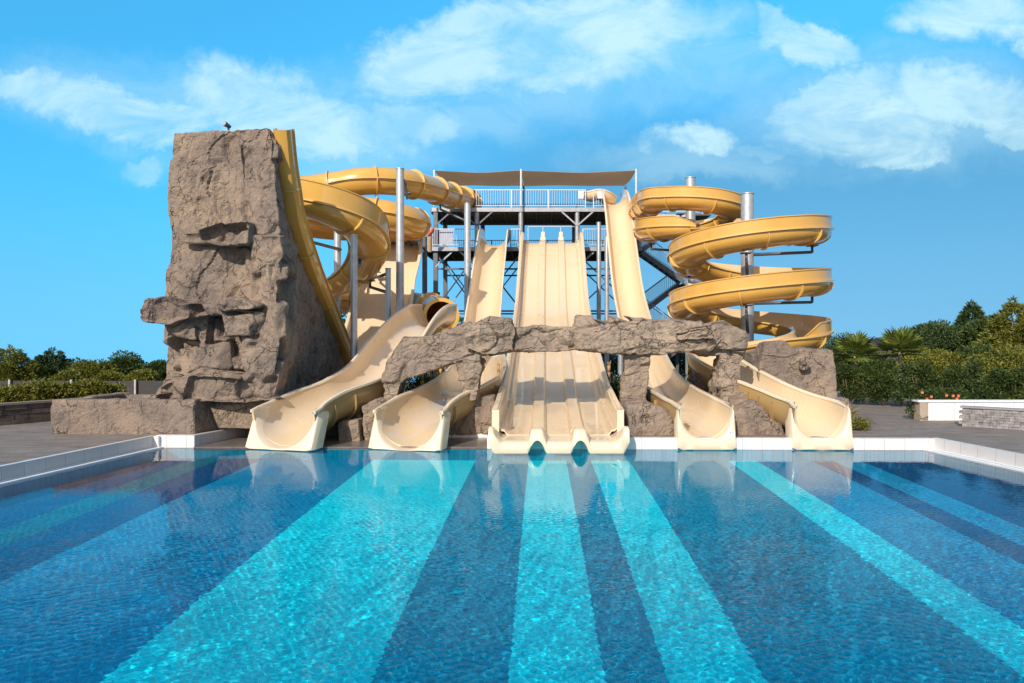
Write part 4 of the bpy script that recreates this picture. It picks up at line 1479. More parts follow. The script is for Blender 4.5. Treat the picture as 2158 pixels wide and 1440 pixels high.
RB = plain('blue_grey_railing', (0.25, 0.29, 0.36), .45, .2, .1, 6)
zr = ZU
railing((-3.75, 38.05, zr), (2.45, 38.05, zr), T)
railing((2.9, 38.05, zr), (3.5, 38.05, zr), T)
railing((-5.9, 42.0, zr), (5.4, 42.0, zr), T, mat=RB)
railing((-3.75, 38.05, zr), (-3.75, 39.0, zr), T)
railing((5.45, 39.2, zr), (5.45, 42.0, zr), T, mat=RB)
zr = ZL
railing((-6.45, 37.95, zr), (-3.55, 37.95, zr), T)
railing((-1.7, 37.95, zr), (-1.2, 37.95, zr), T)
railing((2.3, 37.95, zr), (5.5, 37.95, zr), T)
railing((-6.5, 42.2, zr), (5.5, 42.2, zr), T, mat=RB)
railing((-6.5, 38.0, zr), (-6.5, 42.1, zr), T, mat=RB)
mb = MB(); mb.box((-5.45, 38.2, ZL + .55), (1.0, .03, .9)); mb.build('privacy_panel', plain('lilac_panel', (.42, .42, .52), .5), T)
mb = MB(); mb.box((2.2, 37.98, ZU + .72), (.28, .03, .42)); mb.build('sign_board', WHITE, T)
mb = MB(); mb.box((3.25, 37.98, ZU + .72), (.26, .03, .42)); mb.build('sign_board', WHITE, T)
# horizontals and diagonal braces
for y, mt in ((38.1, DARK_SHADE_STEEL), (41.9, DARK_SHADE_STEEL)):
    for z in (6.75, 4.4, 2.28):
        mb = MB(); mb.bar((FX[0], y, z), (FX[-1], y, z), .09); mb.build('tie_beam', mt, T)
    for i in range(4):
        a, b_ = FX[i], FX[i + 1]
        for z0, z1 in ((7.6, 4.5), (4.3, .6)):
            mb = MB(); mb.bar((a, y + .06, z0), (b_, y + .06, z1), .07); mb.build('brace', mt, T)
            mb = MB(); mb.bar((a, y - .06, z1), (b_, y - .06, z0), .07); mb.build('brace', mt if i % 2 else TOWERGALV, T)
for x in FX:
    mb = MB(); mb.bar((x, 38.1, ZL - .35), (x, 41.9, ZL - .35), .1, .16); mb.build('tie_beam', DARK_SHADE_STEEL, T)
for (x, s_) in ((-5.9, 1), (2.0, 1), (2.0, -1), (5.3, -1), (-3.6, -1), (-3.6, 1)):
    mb = MB(); mb.bar((x, 38.0, ZL - 1.1), (x + s_ * 1.0, 38.0, ZL - .2), .08); mb.build('brace', TOWERGALV, T)
    mb = MB(); mb.bar((x, 38.0, ZU - 1.0), (x + s_ * .9, 38.0, ZU - .2), .08); mb.build('brace', TOWERGALV if x > 0 else DARK_SHADE_STEEL, T)

# shade sail
C = thing('shade_canopy', (-.3, 40, ZU), 'tan fabric shade sail on posts above the upper platform', 'canopy')
for (xa, xb) in ((-5.9, -1.13), (-1.11, 5.2)):
    mb = MB(); nu, nv = 24, 12; V = []
    for i in range(nu + 1):
        for j in range(nv + 1):
            u, v = i / nu, j / nv
            sag = -.08 * 4 * u * (1 - u) * (.35 + .65 * (1 - abs(2 * v - 1))) - .10 * 4 * v * (1 - v)
            x = xa + (xb - xa) * u
            y = 37.6 + .25 * 4 * u * (1 - u) + (43.0 - 37.6 - .5 * 4 * u * (1 - u)) * v
            V.append((x, y, 12.12 + .38 * v + sag + .02 * math.sin(9 * u + 5 * v)))
    V += [(a, b_, c_ - .015) for a, b_, c_ in V]
    n1 = nv + 1; tot = (nu + 1) * n1; Fc = []
    for i in range(nu):
        for j in range(nv):
            q = (i * n1 + j, i * n1 + j + 1, (i + 1) * n1 + j + 1, (i + 1) * n1 + j)
            Fc.append(q); Fc.append(tuple(tot + k for k in reversed(q)))
    mb.add(V, Fc, 0, True); mb.build('fabric', FABRIC, C)
for (x, y, z1) in ((-5.9, 37.6, 12.15), (-1.12, 37.6, 12.2), (5.22, 37.6, 12.2), (-5.9, 43, 12.5), (-1.12, 43, 12.5), (5.3, 43, 12.5)):
    mb = MB(); mb.cyl((x, y, ZU), (x, y, z1), .06, .06, 12); mb.build('post', WHITESTEEL if y < 40 else DARK_SHADE_STEEL, C)

# staircase
S = thing('staircase', (7, 41, .26), 'grey steel zigzag staircase right of the tower behind the spiral', 'staircase')


def flight(x0, z0, x1, z1, y):
    mb = MB()
    n = max(4, int(abs(z1 - z0) / .2))
    for dy in (-.5, .5): mb.bar((x0, y + dy, z0), (x1, y + dy, z1), .06, .26)
    for i in range(n):
        u = (i + .5) / n
        mb.box((x0 + (x1 - x0) * u, y, z0 + (z1 - z0) * u + .05), (.28, .95, .04))
    mb.build('flight', DARK_SHADE_STEEL, S)
    for dy in (-.52, .52): railing((x0, y + dy, z0 + .1), (x1, y + dy, z1 + .1), S, 1.0, .14, RB)


flight(8.6, ZU, 5.9, ZL + .1, 41.5)
flight(5.8, ZL, 8.3, 6.2, 40.3)
flight(8.3, 6.1, 5.9, 4.3, 41.5)
flight(5.9, 4.2, 8.3, 2.4, 40.3)
flight(8.3, 2.3, 5.9, .4, 41.5)
for (x0, x1, z) in ((8.4, 9.9, ZU), (8.3, 9.4, 6.12), (8.3, 9.4, 2.3), (5.0, 5.9, 4.25)):
    mb = MB(); mb.box(((x0 + x1) / 2, 40.9, z - .05), (x1 - x0, 2.2, .1)); mb.build('landing', GRATE, S)
    if x1 > 8.5:
        railing((x0, 39.85, z), (x1, 39.85, z), S, 1.0, .13, WHITESTEEL if z > 9 else RB)
        railing((x1, 39.85, z), (x1, 42.0, z), S, 1.0, .13, WHITESTEEL if z > 9 else RB)
mb = MB(); mb.box((7.0, 40.2, ZU - .12), (3.0, .9, .16)); mb.build('walkway', GALV, S)
railing((5.5, 39.75, ZU), (8.4, 39.75, ZU), S, 1.0, .13, WHITESTEEL)
for x in (8.35, 9.35):
    mb = MB(); mb.box((x, 42.0, ZU / 2), (.18, .18, ZU - .5)); mb.build('column', DARK_SHADE_STEEL, S)

# a small red object on the landing by the tower, spot lamp on the rock
t = thing('float', P(906, 505, 36.8), 'small red rounded object leaning by the left tower corner', 'float')
mb = MB()
o_ = P(908, 490, 36.8)
V = []; Fc = []
for i in range(9):
    a = math.pi * i / 8; z = -math.cos(a) * .24; rr = math.sin(a) * .13
    for k in range(12):
        b_ = 2 * math.pi * k / 12
        V.append(o_ + Vector((rr * math.cos(b_) + z * .55, rr * math.sin(b_), z)))
for i in range(8):
    for k in range(12): Fc.append((i * 12 + k, i * 12 + (k + 1) % 12, (i + 1) * 12 + (k + 1) % 12, (i + 1) * 12 + k))
mb.add(V, Fc, 0, True); mb.build('body', RED, t)
mb = MB(); q_ = P(906, 512, 36.8); mb.cyl(q_ + Vector((0, 0, -.5)), q_ + Vector((0, 0, .28)), .10, .12, 12); mb.build('stem', CREAM_OUT_SHADED, t)
o_ = P(480, 266, 18.9)
t = thing('spotlight', o_ + Vector((0, 0, -.1)), 'small round spotlight on top of the rock tower', 'spotlight')
mb = MB(); mb.cyl(o_ + Vector((-.05, -.10, .04)), o_ + Vector((.02, .08, .0)), .075, .05, 14); mb.build('housing', DARK_SHADE_STEEL, t)
mb = MB(); mb.cyl(o_ + Vector((-.055, -.112, .043)), o_ + Vector((-.05, -.10, .04)), .066, .066, 14); mb.build('lens', GALV, t)
mb = MB(); mb.bar(o_ + Vector((.02, .02, -.2)), o_ + Vector((.0, .02, .0)), .04); mb.build('bracket', DARK_SHADE_STEEL, t)

# ------------------------------------------------------------------ plants


def leaves(centers, normals, length, width, droop=0.0):
    """one rhombic leaf (two triangles bent along the middle) per centre"""
    n = len(centers)
    d = normals + rng.normal(0, .55, (n, 3)); d[:, 2] -= droop
    d /= np.linalg.norm(d, axis=1)[:, None] + 1e-9
    s_ = np.cross(d, rng.normal(0, 1, (n, 3))); s_ /= np.linalg.norm(s_, axis=1)[:, None] + 1e-9
    u = np.cross(s_, d)
    L = (length * rng.uniform(.6, 1.3, n))[:, None]; Wd = (width * rng.uniform(.6, 1.3, n))[:, None]
    a = centers; b_ = centers + d * L * .5 + s_ * Wd * .5 + u * L * .08; c = centers + d * L; e = centers + d * L * .5 - s_ * Wd * .5 + u * L * .08
    V = np.stack([a, b_, c, e], 1).reshape(-1, 3)
    Fq = np.arange(4 * n).reshape(n, 4)
    return V, Fq


def leaf_obj(name, V, Fq, mat, parent, loc):
    me = np_mesh(name, V - np.array(loc)[None, :], Fq, False)
    me.materials.append(mat)
    o = bpy.data.objects.new(name, me)
    COL.objects.link(o)
    if parent is not None: o.parent = parent
    else: o.location = loc
    return o


def ell_pts(clumps, n, shell=.35):
    vol = np.array([c[3] * c[4] + c[4] * c[5] + c[3] * c[5] for c in clumps]) ** .62; vol /= vol.sum()
    which = rng.choice(len(clumps), n, p=vol)
    C_ = np.array(clumps)[which]
    d = rng.normal(0, 1, (n, 3)); d /= np.linalg.norm(d, axis=1)[:, None]
    r = rng.uniform(0, 1, n) ** shell
    return C_[:, :3] + d * C_[:, 3:] * r[:, None], d


def trunk(t, x, y, z0, z1, r, mat=None, bend=.1, limbs=4):
    mb = MB()
    p = [Vector((x + bend * math.sin(k * 1.3), y + bend * math.cos(k * 1.7), z0 + (z1 - z0) * k / 4)) for k in range(5)]
    p[0] = Vector((x, y, z0))
    for k in range(4): mb.cyl(p[k], p[k + 1], r * (1 - .17 * k), r * (1 - .17 * (k + 1)), 10)
    for k in range(limbs):
        a = k * 2.4; q = p[2 + k % 2]
        mb.cyl(q, q + Vector((math.cos(a) * .5 * (z1 - z0) * .5, math.sin(a) * .5 * (z1 - z0) * .5, (z1 - z0) * .3)), r * .45, r * .15, 7)
    mb.build('trunk', mat or TRUNK, t)


def bushy_tree(x, y, h, w, label, mat='olive', n=3800, leaf=.16, z0=.24, name='leafy_tree', cat='tree', group=None, low=.12):
    t = thing(name, (x, y, z0), label, cat, group)
    trunk(t, x, y, z0, z0 + h * .75, max(.035, h * .022))
    cl = []
    k = int(13 + w * 2)
    for i in range(k):
        zz = rng.uniform(low, .95)
        rad = w * .5 * math.sin(math.pi * min(1, max(.06, zz * .8 + .18))) ** .7
        a = rng.uniform(0, 2 * math.pi); q = rad * rng.uniform(.25, .85)
        s_ = rng.uniform(.16, .30) * w
        cl.append((x + q * math.cos(a), y + q * math.sin(a), z0 + h * zz * .88, s_, s_, s_ * .72))
    cl.append((x, y, z0 + h * .5, w * .3, w * .3, h * .38))
    c, d = ell_pts(cl, n, .3)
    c[:, 2] = np.maximum(c[:, 2], z0 + .02)
    V, Fq = leaves(c, d, leaf, leaf * .55, .1)
    leaf_obj('crown', V, Fq, LEAF[mat], t, (x, y, z0))
    return t


def conifer(x, y, h, w, label, mat='conifer', n=4200, z0=.24, name='conifer', group=None, leaf=.17, power=.9):
    t = thing(name, (x, y, z0), label, 'tree', group)
    trunk(t, x, y, z0, z0 + h * .80, max(.04, h * .02), bend=.02, limbs=0)
    cl = []
    lay = int(h * 3.2) + 4
    for i in range(lay):
        u = (i + .4) / lay
        rad = w * .5 * (1 - u) ** power + .06
        kk = max(3, int(7 * (1 - u) + 3))
        for j in range(kk):
            a = 2 * math.pi * j / kk + i * 1.7 + rng.uniform(-.3, .3)
            q = rad * rng.uniform(.55, 1.05)
            s_ = max(h * .045, rad * .40)
            cl.append((x + q * math.cos(a), y + q * math.sin(a), z0 + h * (.06 + .88 * u) - q * .10, s_, s_, s_ * .50))
    cl.append((x, y, z0 + h * .93, h * .028, h * .028, h * .075))
    c, d = ell_pts(cl, n, .35)
    out_ = c - np.array([x, y, 0]); out_[:, 2] = 0
    out_ /= np.linalg.norm(out_, axis=1)[:, None] + 1e-6
    V, Fq = leaves(c, d * .5 + out_ * .8 + np.array([0, 0, .25]), leaf, leaf * .38, 0)
    leaf_obj('crown', V, Fq, LEAF[mat], t, (x, y, z0))
    return t


def shrub(x, y, h, w, label, mat='hedge', n=1800, leaf=.10, z0=.26, group=None, cat='shrub', name='shrub', dy=None):
    t = thing(name, (x, y, z0), label, cat, group)
    mb = MB()
    for k in range(5):
        a = k * 1.26
        mb.cyl((x, y, z0 - .02), (x + math.cos(a) * w * .25, y + math.sin(a) * w * .2, z0 + h * .6), .018, .008, 6)
    mb.build('stem', TRUNK, t)
    cl = []
    for i in range(14):
        a = rng.uniform(0, 2 * math.pi); q = w * .5 * rng.uniform(.1, .75); s_ = w * rng.uniform(.16, .28)
        cl.append((x + q * math.cos(a), y + q * math.sin(a) * .7, z0 + h * rng.uniform(.2, .85), s_, s_, min(s_, h * .3)))
    c, d = ell_pts(cl, n, .3)
    c[:, 2] = np.maximum(c[:, 2], z0 + .03)
    V, Fq = leaves(c, d + np.array([0, 0, .3]), leaf, leaf * .5)
    leaf_obj('foliage', V, Fq, LEAF[mat], t, (x, y, z0))
    return t


def blade_plant(x, y, h, label, mat, nb=36, z0=.26, wdt=.03, spread=.8, cat='plant', name='spiky_plant', group=None):
    t = thing(name, (x, y, z0), label, cat, group)
    mb = MB()
    for k in range(nb):
        a = rng.uniform(0, 2 * math.pi); L = h * rng.uniform(.6, 1.1); sp = spread * rng.uniform(.2, 1.0)
        r = Vector((math.cos(a), math.sin(a), 0)); s_ = Vector((-math.sin(a), math.cos(a), 0))
        V = []
        for i in range(5):
            u = i / 4
            p = Vector((x, y, z0)) + r * (L * sp * u * (0.6 + .5 * u)) + Vector((0, 0, L * (u - .45 * sp * u * u)))
            w_ = wdt * (1 - u) ** .6 + .003
            V += [p + s_ * w_, p - s_ * w_]
        mb.add(V, [(2 * i, 2 * i + 1, 2 * i + 3, 2 * i + 2) for i in range(4)], 0, True)
    mb.build('leaves', LEAF[mat], t)
    return t


def fan_palm(x, y, h, label, nf=16, z0=.26, fr_=.85):
    t = thing('fan_palm', (x, y, z0), label, 'palm tree', 'fan palms')
    mb = MB()
    prof = [(.05 + .008 * (i % 2), h * i / 14) for i in range(15)]
    mb.lathe(prof, (x, y, z0), 12); mb.build('trunk', PALETRUNK, t)
    for k in range(nf):
        a = k * 2.399; el = R(80 - 95 * (k / nf))
        d = Vector((math.cos(a) * math.cos(el), math.sin(a) * math.cos(el), math.sin(el)))
        o = Vector((x, y, z0 + h))
        tip = o + d * fr_ * .62
        s_ = d.cross(Vector((0, 0, 1))).normalized(); u_ = s_.cross(d)
        mb = MB()
        mb.cyl(o, tip, .018, .012, 6)
        nb = 22
        for j in range(nb):
            b_ = R(-115 + 230 * j / (nb - 1))
            dd = (d * math.cos(b_) + s_ * math.sin(b_)).normalized()
            L = fr_ * (.85 - .2 * abs(b_) / 2) * rng.uniform(.9, 1.1)
            sw = (s_ * math.cos(b_) - d * math.sin(b_)) * .058
            fold = u_ * (.02 * (1 if j % 2 else -1))
            m_ = tip + dd * L * .55 + fold; e_ = tip + dd * L + Vector((0, 0, -.10 * L))
            mb.add([tip, m_ + sw, e_, m_ - sw], [(0, 1, 2, 3)], 0)
        mb.build('frond', LEAF['palm'], t)
    return t


# --- left side
LW = thing('garden_wall', (XA(0, 19.6), 19.6, .3), 'low shaded stone wall left of the rock planter', 'wall')
mb = MB()
wa, wb_ = Vector((-18.6, 13.7, 0)), Vector((-13.6, 22.3, 0))
wd_ = (wb_ - wa).normalized(); wang = math.atan2(wd_.y, wd_.x); wL = (wb_ - wa).length
for r_ in range(4):
    q_ = .2 * (r_ % 2)
    while q_ < wL:
        w_ = rng.uniform(.32, .6)
        c_ = wa + wd_ * (q_ + w_ / 2) + Vector((-wd_.y, wd_.x, 0)) * (.13 + rng.uniform(-.02, .02)) + Vector((0, 0, .30 + .145 * (r_ + .5)))
        mb.box(c_, (w_ - .012, .26, .137), 0, wang)
        q_ += w_
mb.build('stonework', plain('shaded_stone_blocks', (0.105, 0.082, 0.068), 0.9, 0, 0.45, 5, 0.5, 30), LW)  # stone base lowered so its colour carries the wall's shade
mb = MB(); mb.box(wa + wd_ * (wL / 2) + Vector((-wd_.y, wd_.x, 0)) * .13 + Vector((0, 0, .91)), (wL, .34, .06), 0, wang); mb.build('coping', plain('wall_coping', (.22, .17, .13), .85, 0, .2, 4), LW)
lab = ['yellow green bush at the left picture edge above the low wall', 'second yellow green bush from the left above the low wall', 'third yellow green bush from the left above the low wall',
       'fourth yellow green bush, just left of the rock planter', 'fifth yellow green bush, behind the planter corner', 'sixth yellow green bush, behind the rock planter', 'last yellow green bush, nearest the fence behind the planter']
for i, px in enumerate((5, 45, 85, 122, 160, 196, 228)):
    D = 21.2 + .28 * i
    shrub(XA(px, D), D, .62 + .06 * (i % 3), 1.05, lab[i], 'yellow' if i % 2 else 'olive', 1700, .13, .62, 'yellow green bushes above the low wall', 'bush', 'broadleaf_bush')
mb = MB()
mb.add([(-40, 13.7, .80), (-18.8, 13.7, .80), (-13.8, 22.3, .80), (-12.6, 25.5, .62), (-40, 25.5, .62)], [(0, 1, 2, 3, 4)])
tag(mb.build('soil', [GROUND]), 'raised soil bed behind the low wall', 'soil', kind='structure')
# dark mesh fence with pale posts
FN = thing('fence', (-16, 29, .3), 'dark mesh fence with pale posts behind the left bushes', 'fence')
mb = MB(); mb.box((-21, 28.6, .66), (26, .03, .78)); mb.build('mesh_panel', plain('fence_mesh', (.05, .045, .045), .9, 0, .2, 12), FN)
for px in (285, 420, 150, 20):
    mb = MB(); mb.box((XA(px, 28.5), 28.5, .68), (.07, .07, .86)); mb.build('post', PALETRUNK, FN)
# trees left: (pixel, top pixel, width px, D, kind, label)
LT = [
    (22, 728, 100, 31, 'c', 'olive', 'yellowish conifer at the left picture edge'),
    (110, 733, 72, 33, 'c', 'conifer', 'pointed dark conifer rising above the left tree row'),
    (68, 775, 70, 32, 'b', 'olive', 'low olive tree between the two pointed left conifers'),
    (160, 768, 80, 34, 'b', 'dark', 'rounded tree right of the pointed dark conifer'),
    (205, 762, 70, 33, 'b', 'olive', 'rounded olive green tree in the middle of the left row'),
    (268, 748, 78, 34, 'b', 'dark', 'domed dark tree, tallest near the rock tower'),
    (330, 768, 66, 34, 'b', 'dark', 'tree partly hidden behind the rock tower'),
    (235, 785, 60, 32, 'b', 'olive', 'low bushy tree in front of the domed dark tree'),
    (305, 785, 60, 32, 'b', 'olive', 'low bushy tree beside the rock tower above the fence'),
    (140, 790, 60, 31.5, 'b', 'olive', 'low bushy tree below the pointed dark conifer'),
]
for px, py, w, D, kd, mt, lb in LT:
    x = XA(px, D); h = H + (CY - py) * D / F - .24; w_ = w * D / F
    if kd == 'c': conifer(x, D, h, w_ * 1.25, lb, mt, 19000, leaf=.15, power=.55)
    else: bushy_tree(x, D, h, w_ * 1.35, lb, mt, 13000, .13)

# --- behind the slides
BT = [(715, 640, 60, 45, 'dark', 'dark tree seen between the grey poles behind the cream ramp'), (690, 690, 60, 44, 'dark', 'dark tree low behind the steep yellow slide'), (968, 655, 55, 46, 'conifer', 'dark tree seen right of the yellow tube mouth'),
      (905, 720, 110, 44, 'dark', 'dark tree behind the left bridge arch'), (1060, 728, 120, 45, 'dark', 'dark tree behind the second slide, under the bridge'), (1180, 735, 130, 46, 'dark', 'dark tree hidden behind the three lane slide'),
      (1290, 730, 120, 45, 'dark', 'dark tree seen through the arch right of the lanes'), (1405, 735, 100, 44, 'hedge', 'dark green tree under the right end of the bridge'), (1480, 738, 100, 45, 'dark', 'dark green tree behind the fourth bridge pier'),
      (1650, 742, 120, 44, 'dark', 'dark tree low behind the yellow spiral'), (790, 740, 110, 46, 'dark', 'dark tree hidden behind the broad cream ramp')]
for px, py, w, D, mt, lb in BT:
    x = XA(px, D); h = H + (CY - py) * D / F - .24
    bushy_tree(x, D, h, w * D / F * 1.2, lb, mt, 2600, .24)
UB = [(890, 26, 'shrub in shade behind the left bridge arch'), (930, 27, 'shrub in shade left of the second pier'), (1050, 25.5, 'shrub growing beside the second slide under the bridge'), (1075, 27, 'shrub at the left foot of the three lane slide'),
      (1290, 24, 'shrub growing at the right foot of the three lane slide'), (1310, 26, 'shrub behind the third bridge pier'), (1440, 25, 'shrub below the yellow canes on the right'), (1420, 28, 'shrub in shade right of the third pier')]
for px, D, lb in UB:
    shrub(XA(px, D), D, 1.1, 1.3, lb, 'hedge', 1300, .13)
# broken bamboo canes
CANE = plain('yellow_cane', (.55, .33, .05), .5, 0, .2, 10)
CANE2 = plain('brown_cane', (.36, .20, .10), .6, 0, .25, 10)
cane_l = ['yellow cane just inside the left bridge arch', 'pinkish brown cane, second in the left arch', 'thick yellow cane in the middle of the left arch', 'thin yellow cane right of the thick one in the left arch', 'brown cane beside the second bridge pier',
          'last brown cane at the right of the left arch', 'brown cane beside the second slide', 'brown cane near the left edge of the three lane slide', 'orange brown cane in the arch right of the lanes', 'tall yellow cane right of the third pier', 'second yellow cane right of the third pier', 'short yellow cane right of the third pier']
cane_p = [(889, 772, 22.4, CANE), (908, 772, 22.8, CANE2), (922, 768, 23, CANE), (928, 775, 22.6, CANE), (938, 772, 22.9, CANE2), (945, 770, 23.1, CANE2), (1050, 770, 24, CANE2), (1063, 752, 25, CANE2), (1283, 770, 23, CANE2), (1452, 775, 22, CANE), (1457, 765, 22.2, CANE), (1463, 778, 22.1, CANE)]
for (px, py, D, mt), lb in zip(cane_p, cane_l):
    x = XA(px, D); zt_ = H + (CY - py) * D / F
    t = thing('cane', (x, D, .26), lb, 'cane', 'broken canes behind the bridge')
    mb = MB(); r_ = rng.uniform(.035, .06)
    n = 7
    for i in range(n):
        z0 = .26 + (zt_ - .26) * i / n; z1 = .26 + (zt_ - .26) * (i + 1) / n
        mb.cyl((x, D, z0), (x + .01 * i / n, D, z1), r_, r_ * .94, 10)
    mb.build('stalk', mt, t)
    mb = MB()
    for k in range(4):
        a = k * 1.6; mb.cyl((x + .01 + r_ * .5 * math.cos(a), D + r_ * .5 * math.sin(a), zt_ - .02), (x + .01 + r_ * 1.1 * math.cos(a), D + r_ * 1.1 * math.sin(a), zt_ + rng.uniform(.05, .2)), r_ * .4, .004, 5)
    mb.build('splintered_tip', mt, t)

# --- right side
WALLW = tile_mat('white_wall_tile', (0.80, 0.77, 0.74), (0.42, 0.40, 0.38), 0.30, 10, 0.4, 0.012, 'XZ')
RW = thing('white_wall', (XA(2040, 21), 21, .3), 'white tiled garden wall on the right, with a stone end pier', 'wall')
xw0, xw1 = XA(1957, 20.8), 20.0
mb = MB(); mb.box(((xw0 + xw1) / 2, 20.95, .57), (xw1 - xw0, .25, .56)); mb.build('wall_face', WALLW, RW)
mb = MB(); mb.box((xw0 - .13, 20.98, .57), (.26, .34, .57)); mb.build('end_pier', rock_mat('sand_stone', (.45, .36, .27), (.36, .28, .21), (.54, .44, .34), (.25, .2, .16)), RW)
mb = MB(); mb.box(((xw0 + xw1) / 2 - .12, 20.97, .875), (xw1 - xw0 + .4, .38, .045)); mb.build('coping', WHITE, RW)
SW = thing('stone_wall', (XA(2100, 19), 19, .3), 'low grey split stone wall in front of the white wall', 'wall')
SGREY = plain('grey_split_stone', (.25, .225, .215), .9, 0, .5, 7, .8, 28)
mb = MB()
a0, a1 = Vector((XA(2029, 19.6), 19.6, 0)), Vector((XA(2029, 19.6) + 6, 14.9, 0))
dr = (a1 - a0).normalized(); ang = math.atan2(dr.y, dr.x); L = (a1 - a0).length
for r_ in range(7):
    s_ = -.08 * (r_ % 2)
    while s_ < L:
        w_ = rng.uniform(.14, .34)
        c_ = a0 + dr * (s_ + w_ / 2) + Vector((0, 0, .28 + .073 * (r_ + .5)))
        mb.box(c_ + Vector((dr.y, -dr.x, 0)) * rng.uniform(-.005, .045), (w_ - .006, .26, .069), 0, ang)
        s_ += w_
mb.build('stonework', SGREY, SW)
mb = MB(); c_ = a0 + dr * (L / 2) + Vector((0, 0, .83)); mb.box(c_, (L + .1, .36, .045), 0, ang); mb.build('coping', plain('grey_coping', (.27, .25, .25), .7), SW)
# building roof far behind the trees
BR = thing('building', (XA(1900, 52), 54, .2), 'low dark roofed building far behind the palms', 'building')
mb = MB()
for y0 in (0,):
    A = P(1800, 722, 52); B_ = P(2060, 678, 44)
    V = [A, B_, B_ + Vector((0, 0, -.45)), A + Vector((0, 0, -.45))]
    V += [v + Vector((2.0, 9, -.3)) for v in V]
    mb.add(V, [(0, 1, 2, 3), (7, 6, 5, 4), (0, 4, 5, 1), (1, 5, 6, 2), (2, 6, 7, 3), (3, 7, 4, 0)])
mb.build('roof', plain('dark_roof', (.035, .035, .04), .6), BR)
mb = MB()
V = [A + Vector((.4, .6, -.45)), B_ + Vector((-.1, .6, -.45)), Vector((B_.x - .1, B_.y + .6, .2)), Vector((A.x + .4, A.y + .6, .2))]
V += [v + Vector((2, 7, 0)) for v in V]
mb.add(V, [(0, 1, 2, 3), (7, 6, 5, 4), (0, 4, 5, 1), (1, 5, 6, 2), (2, 6, 7, 3), (3, 7, 4, 0)]); mb.build('wall', plain('dark_wall', (.10, .085, .08), .8), BR)

RT = [  # pixel, top, width, D, kind, foliage, label
    (2048, 634, 100, 36, 'c', 'conifer', 'tall pointed conifer right of the dark roof'),
    (2135, 628, 150, 31, 'c', 'olive', 'large yellowish conifer at the right picture edge'),
    (2095, 655, 110, 33, 'b', 'dark', 'full tree between the two tall right conifers'),
    (1962, 672, 110, 34, 'b', 'conifer', 'spreading cedar right of the palms'),
    (2010, 682, 90, 34.5, 'b', 'dark', 'dark tree below the tall pointed conifer'),
    (2125, 740, 130, 28, 'b', 'olive', 'dense olive tree low at the right picture edge'),
    (2060, 735, 110, 30, 'b', 'dark', 'dark bushy tree above the white wall'),
    (1925, 725, 90, 31, 'b', 'olive', 'brownish green tree behind the right palm'),
    (1850, 745, 90, 33, 'b', 'dark', 'dark tree between the two palms'),
    (1785, 735, 70, 34, 'b', 'dark', 'dark tree behind the rock mound'),
    (1768, 714, 110, 41, 'b', 'dark', 'distant dark tree between the spiral slide and the smaller palm'),
    (1990, 745, 90, 30, 'b', 'olive', 'olive tree behind the orange flowers'),
]
for px, py, w, D, kd, mt, lb in RT:
    x = XA(px, D); h = H + (CY - py) * D / F - .24; w_ = w * D / F
    if kd == 'c': conifer(x, D, h, w_ * 1.4, lb, mt, 42000, leaf=.19, power=.65)
    else: bushy_tree(x, D, h, w_ * 1.25, lb, mt, 17000, .13)
fan_palm(XA(1802, 27.5), 27.5, 1.85, 'smaller fan palm right beside the rock mound', 16, .26, .8)
fan_palm(XA(1897, 27), 27, 2.0, 'bright fan palm with a big fan shaped crown right of the smaller palm', 20, .26, .82)
HG = [(1790, 26.2, 'hedge shrub nearest the rock mound'), (1826, 26.0, 'second hedge shrub from the rock mound, below the smaller palm'), (1862, 25.7, 'hedge shrub left of the bright palm trunk'), (1900, 25.3, 'hedge shrub below the bright palm'),
      (1938, 24.9, 'hedge shrub behind the end pier of the white wall'), (1976, 24.8, 'hedge shrub behind the orange flowers'), (2016, 24.6, 'hedge shrub behind the middle of the white wall'), (2056, 24.4, 'hedge shrub behind the white wall, left of its last'), (2100, 24.2, 'hedge shrub behind the far end of the white wall'), (2146, 24.0, 'hedge shrub at the right picture edge')]
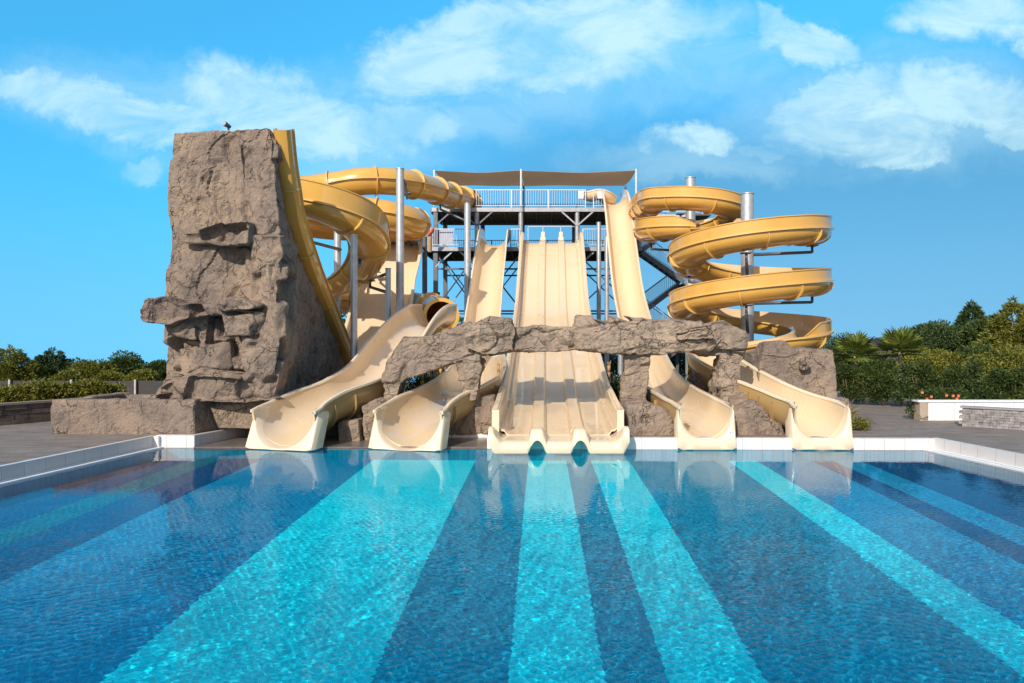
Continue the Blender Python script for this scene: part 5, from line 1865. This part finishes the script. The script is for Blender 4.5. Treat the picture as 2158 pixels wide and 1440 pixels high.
for i, (px, D, lb) in enumerate(HG):
    shrub(XA(px, D), D, 1.68 + .26 * math.sin(i * 2.1), 1.0, lb, ('hedge', 'dark', 'hedge', 'conifer')[i % 4], 3600, .10, group='clipped hedge on the right', name='hedge_shrub', cat='hedge')
# rose bush with orange flowers behind the white wall
t = shrub(XA(1962, 22), 22, .95, .9, 'flowering bush with orange blooms above the end of the white wall', 'hedge', 900, .09, cat='flower bush', name='flower_bush')
t2 = shrub(XA(2010, 22), 22, .95, .9, 'flowering bush with pink orange blooms above the middle of the white wall', 'hedge', 900, .09, cat='flower bush', name='flower_bush')
for (px, py, tt) in ((1943, 827, t), (1962, 836, t), (1953, 841, t), (1994, 833, t2), (2008, 834, t2), (2019, 834, t2), (2016, 840, t2)):
    c_ = P(px, py, 21.7)
    mb = MB()
    for k in range(7):
        a = k * .9; d = Vector((math.cos(a), -.5, math.sin(a))).normalized(); s_ = Vector((-math.sin(a), 0, math.cos(a)))
        mb.add([c_, c_ + d * .035 + s_ * .024, c_ + d * .065, c_ + d * .035 - s_ * .024], [(0, 1, 2, 3)])
    mb.build('flower', LEAF['flower'], tt)
shrub(XA(1928, 21.2), 21.2, .8, .5, 'leafy shrub against the stone end pier of the white wall', 'hedge', 700, .08)
shrub(XA(1815, 18.6), 18.6, .32, .62, 'low yellow green shrub right of the rightmost slide exit', 'yellow', 900, .07)
shrub(XA(1790, 20.8), 20.8, .35, .45, 'small yellow green plant at the foot of the rock mound', 'yellow', 500, .06)
shrub(XA(1708, 18.9), 18.9, .75, .36, 'upright bamboo like shrub before the rock mound', 'bamboo', 700, .10, z0=.55)
blade_plant(XA(1775, 19.2), 19.2, .95, 'pale grassy plant with long drooping blades by the rock mound', 'dry', 46, .35, .014, 1.0)
blade_plant(XA(1735, 18.9), 18.9, .7, 'pale grassy plant behind the rim of the rightmost slide', 'dry', 30, .5, .012, .9)
blade_plant(XA(1795, 19.0), 19.0, .55, 'small drooping dry grass right of the rightmost slide', 'dry', 24, .3, .012, 1.2)
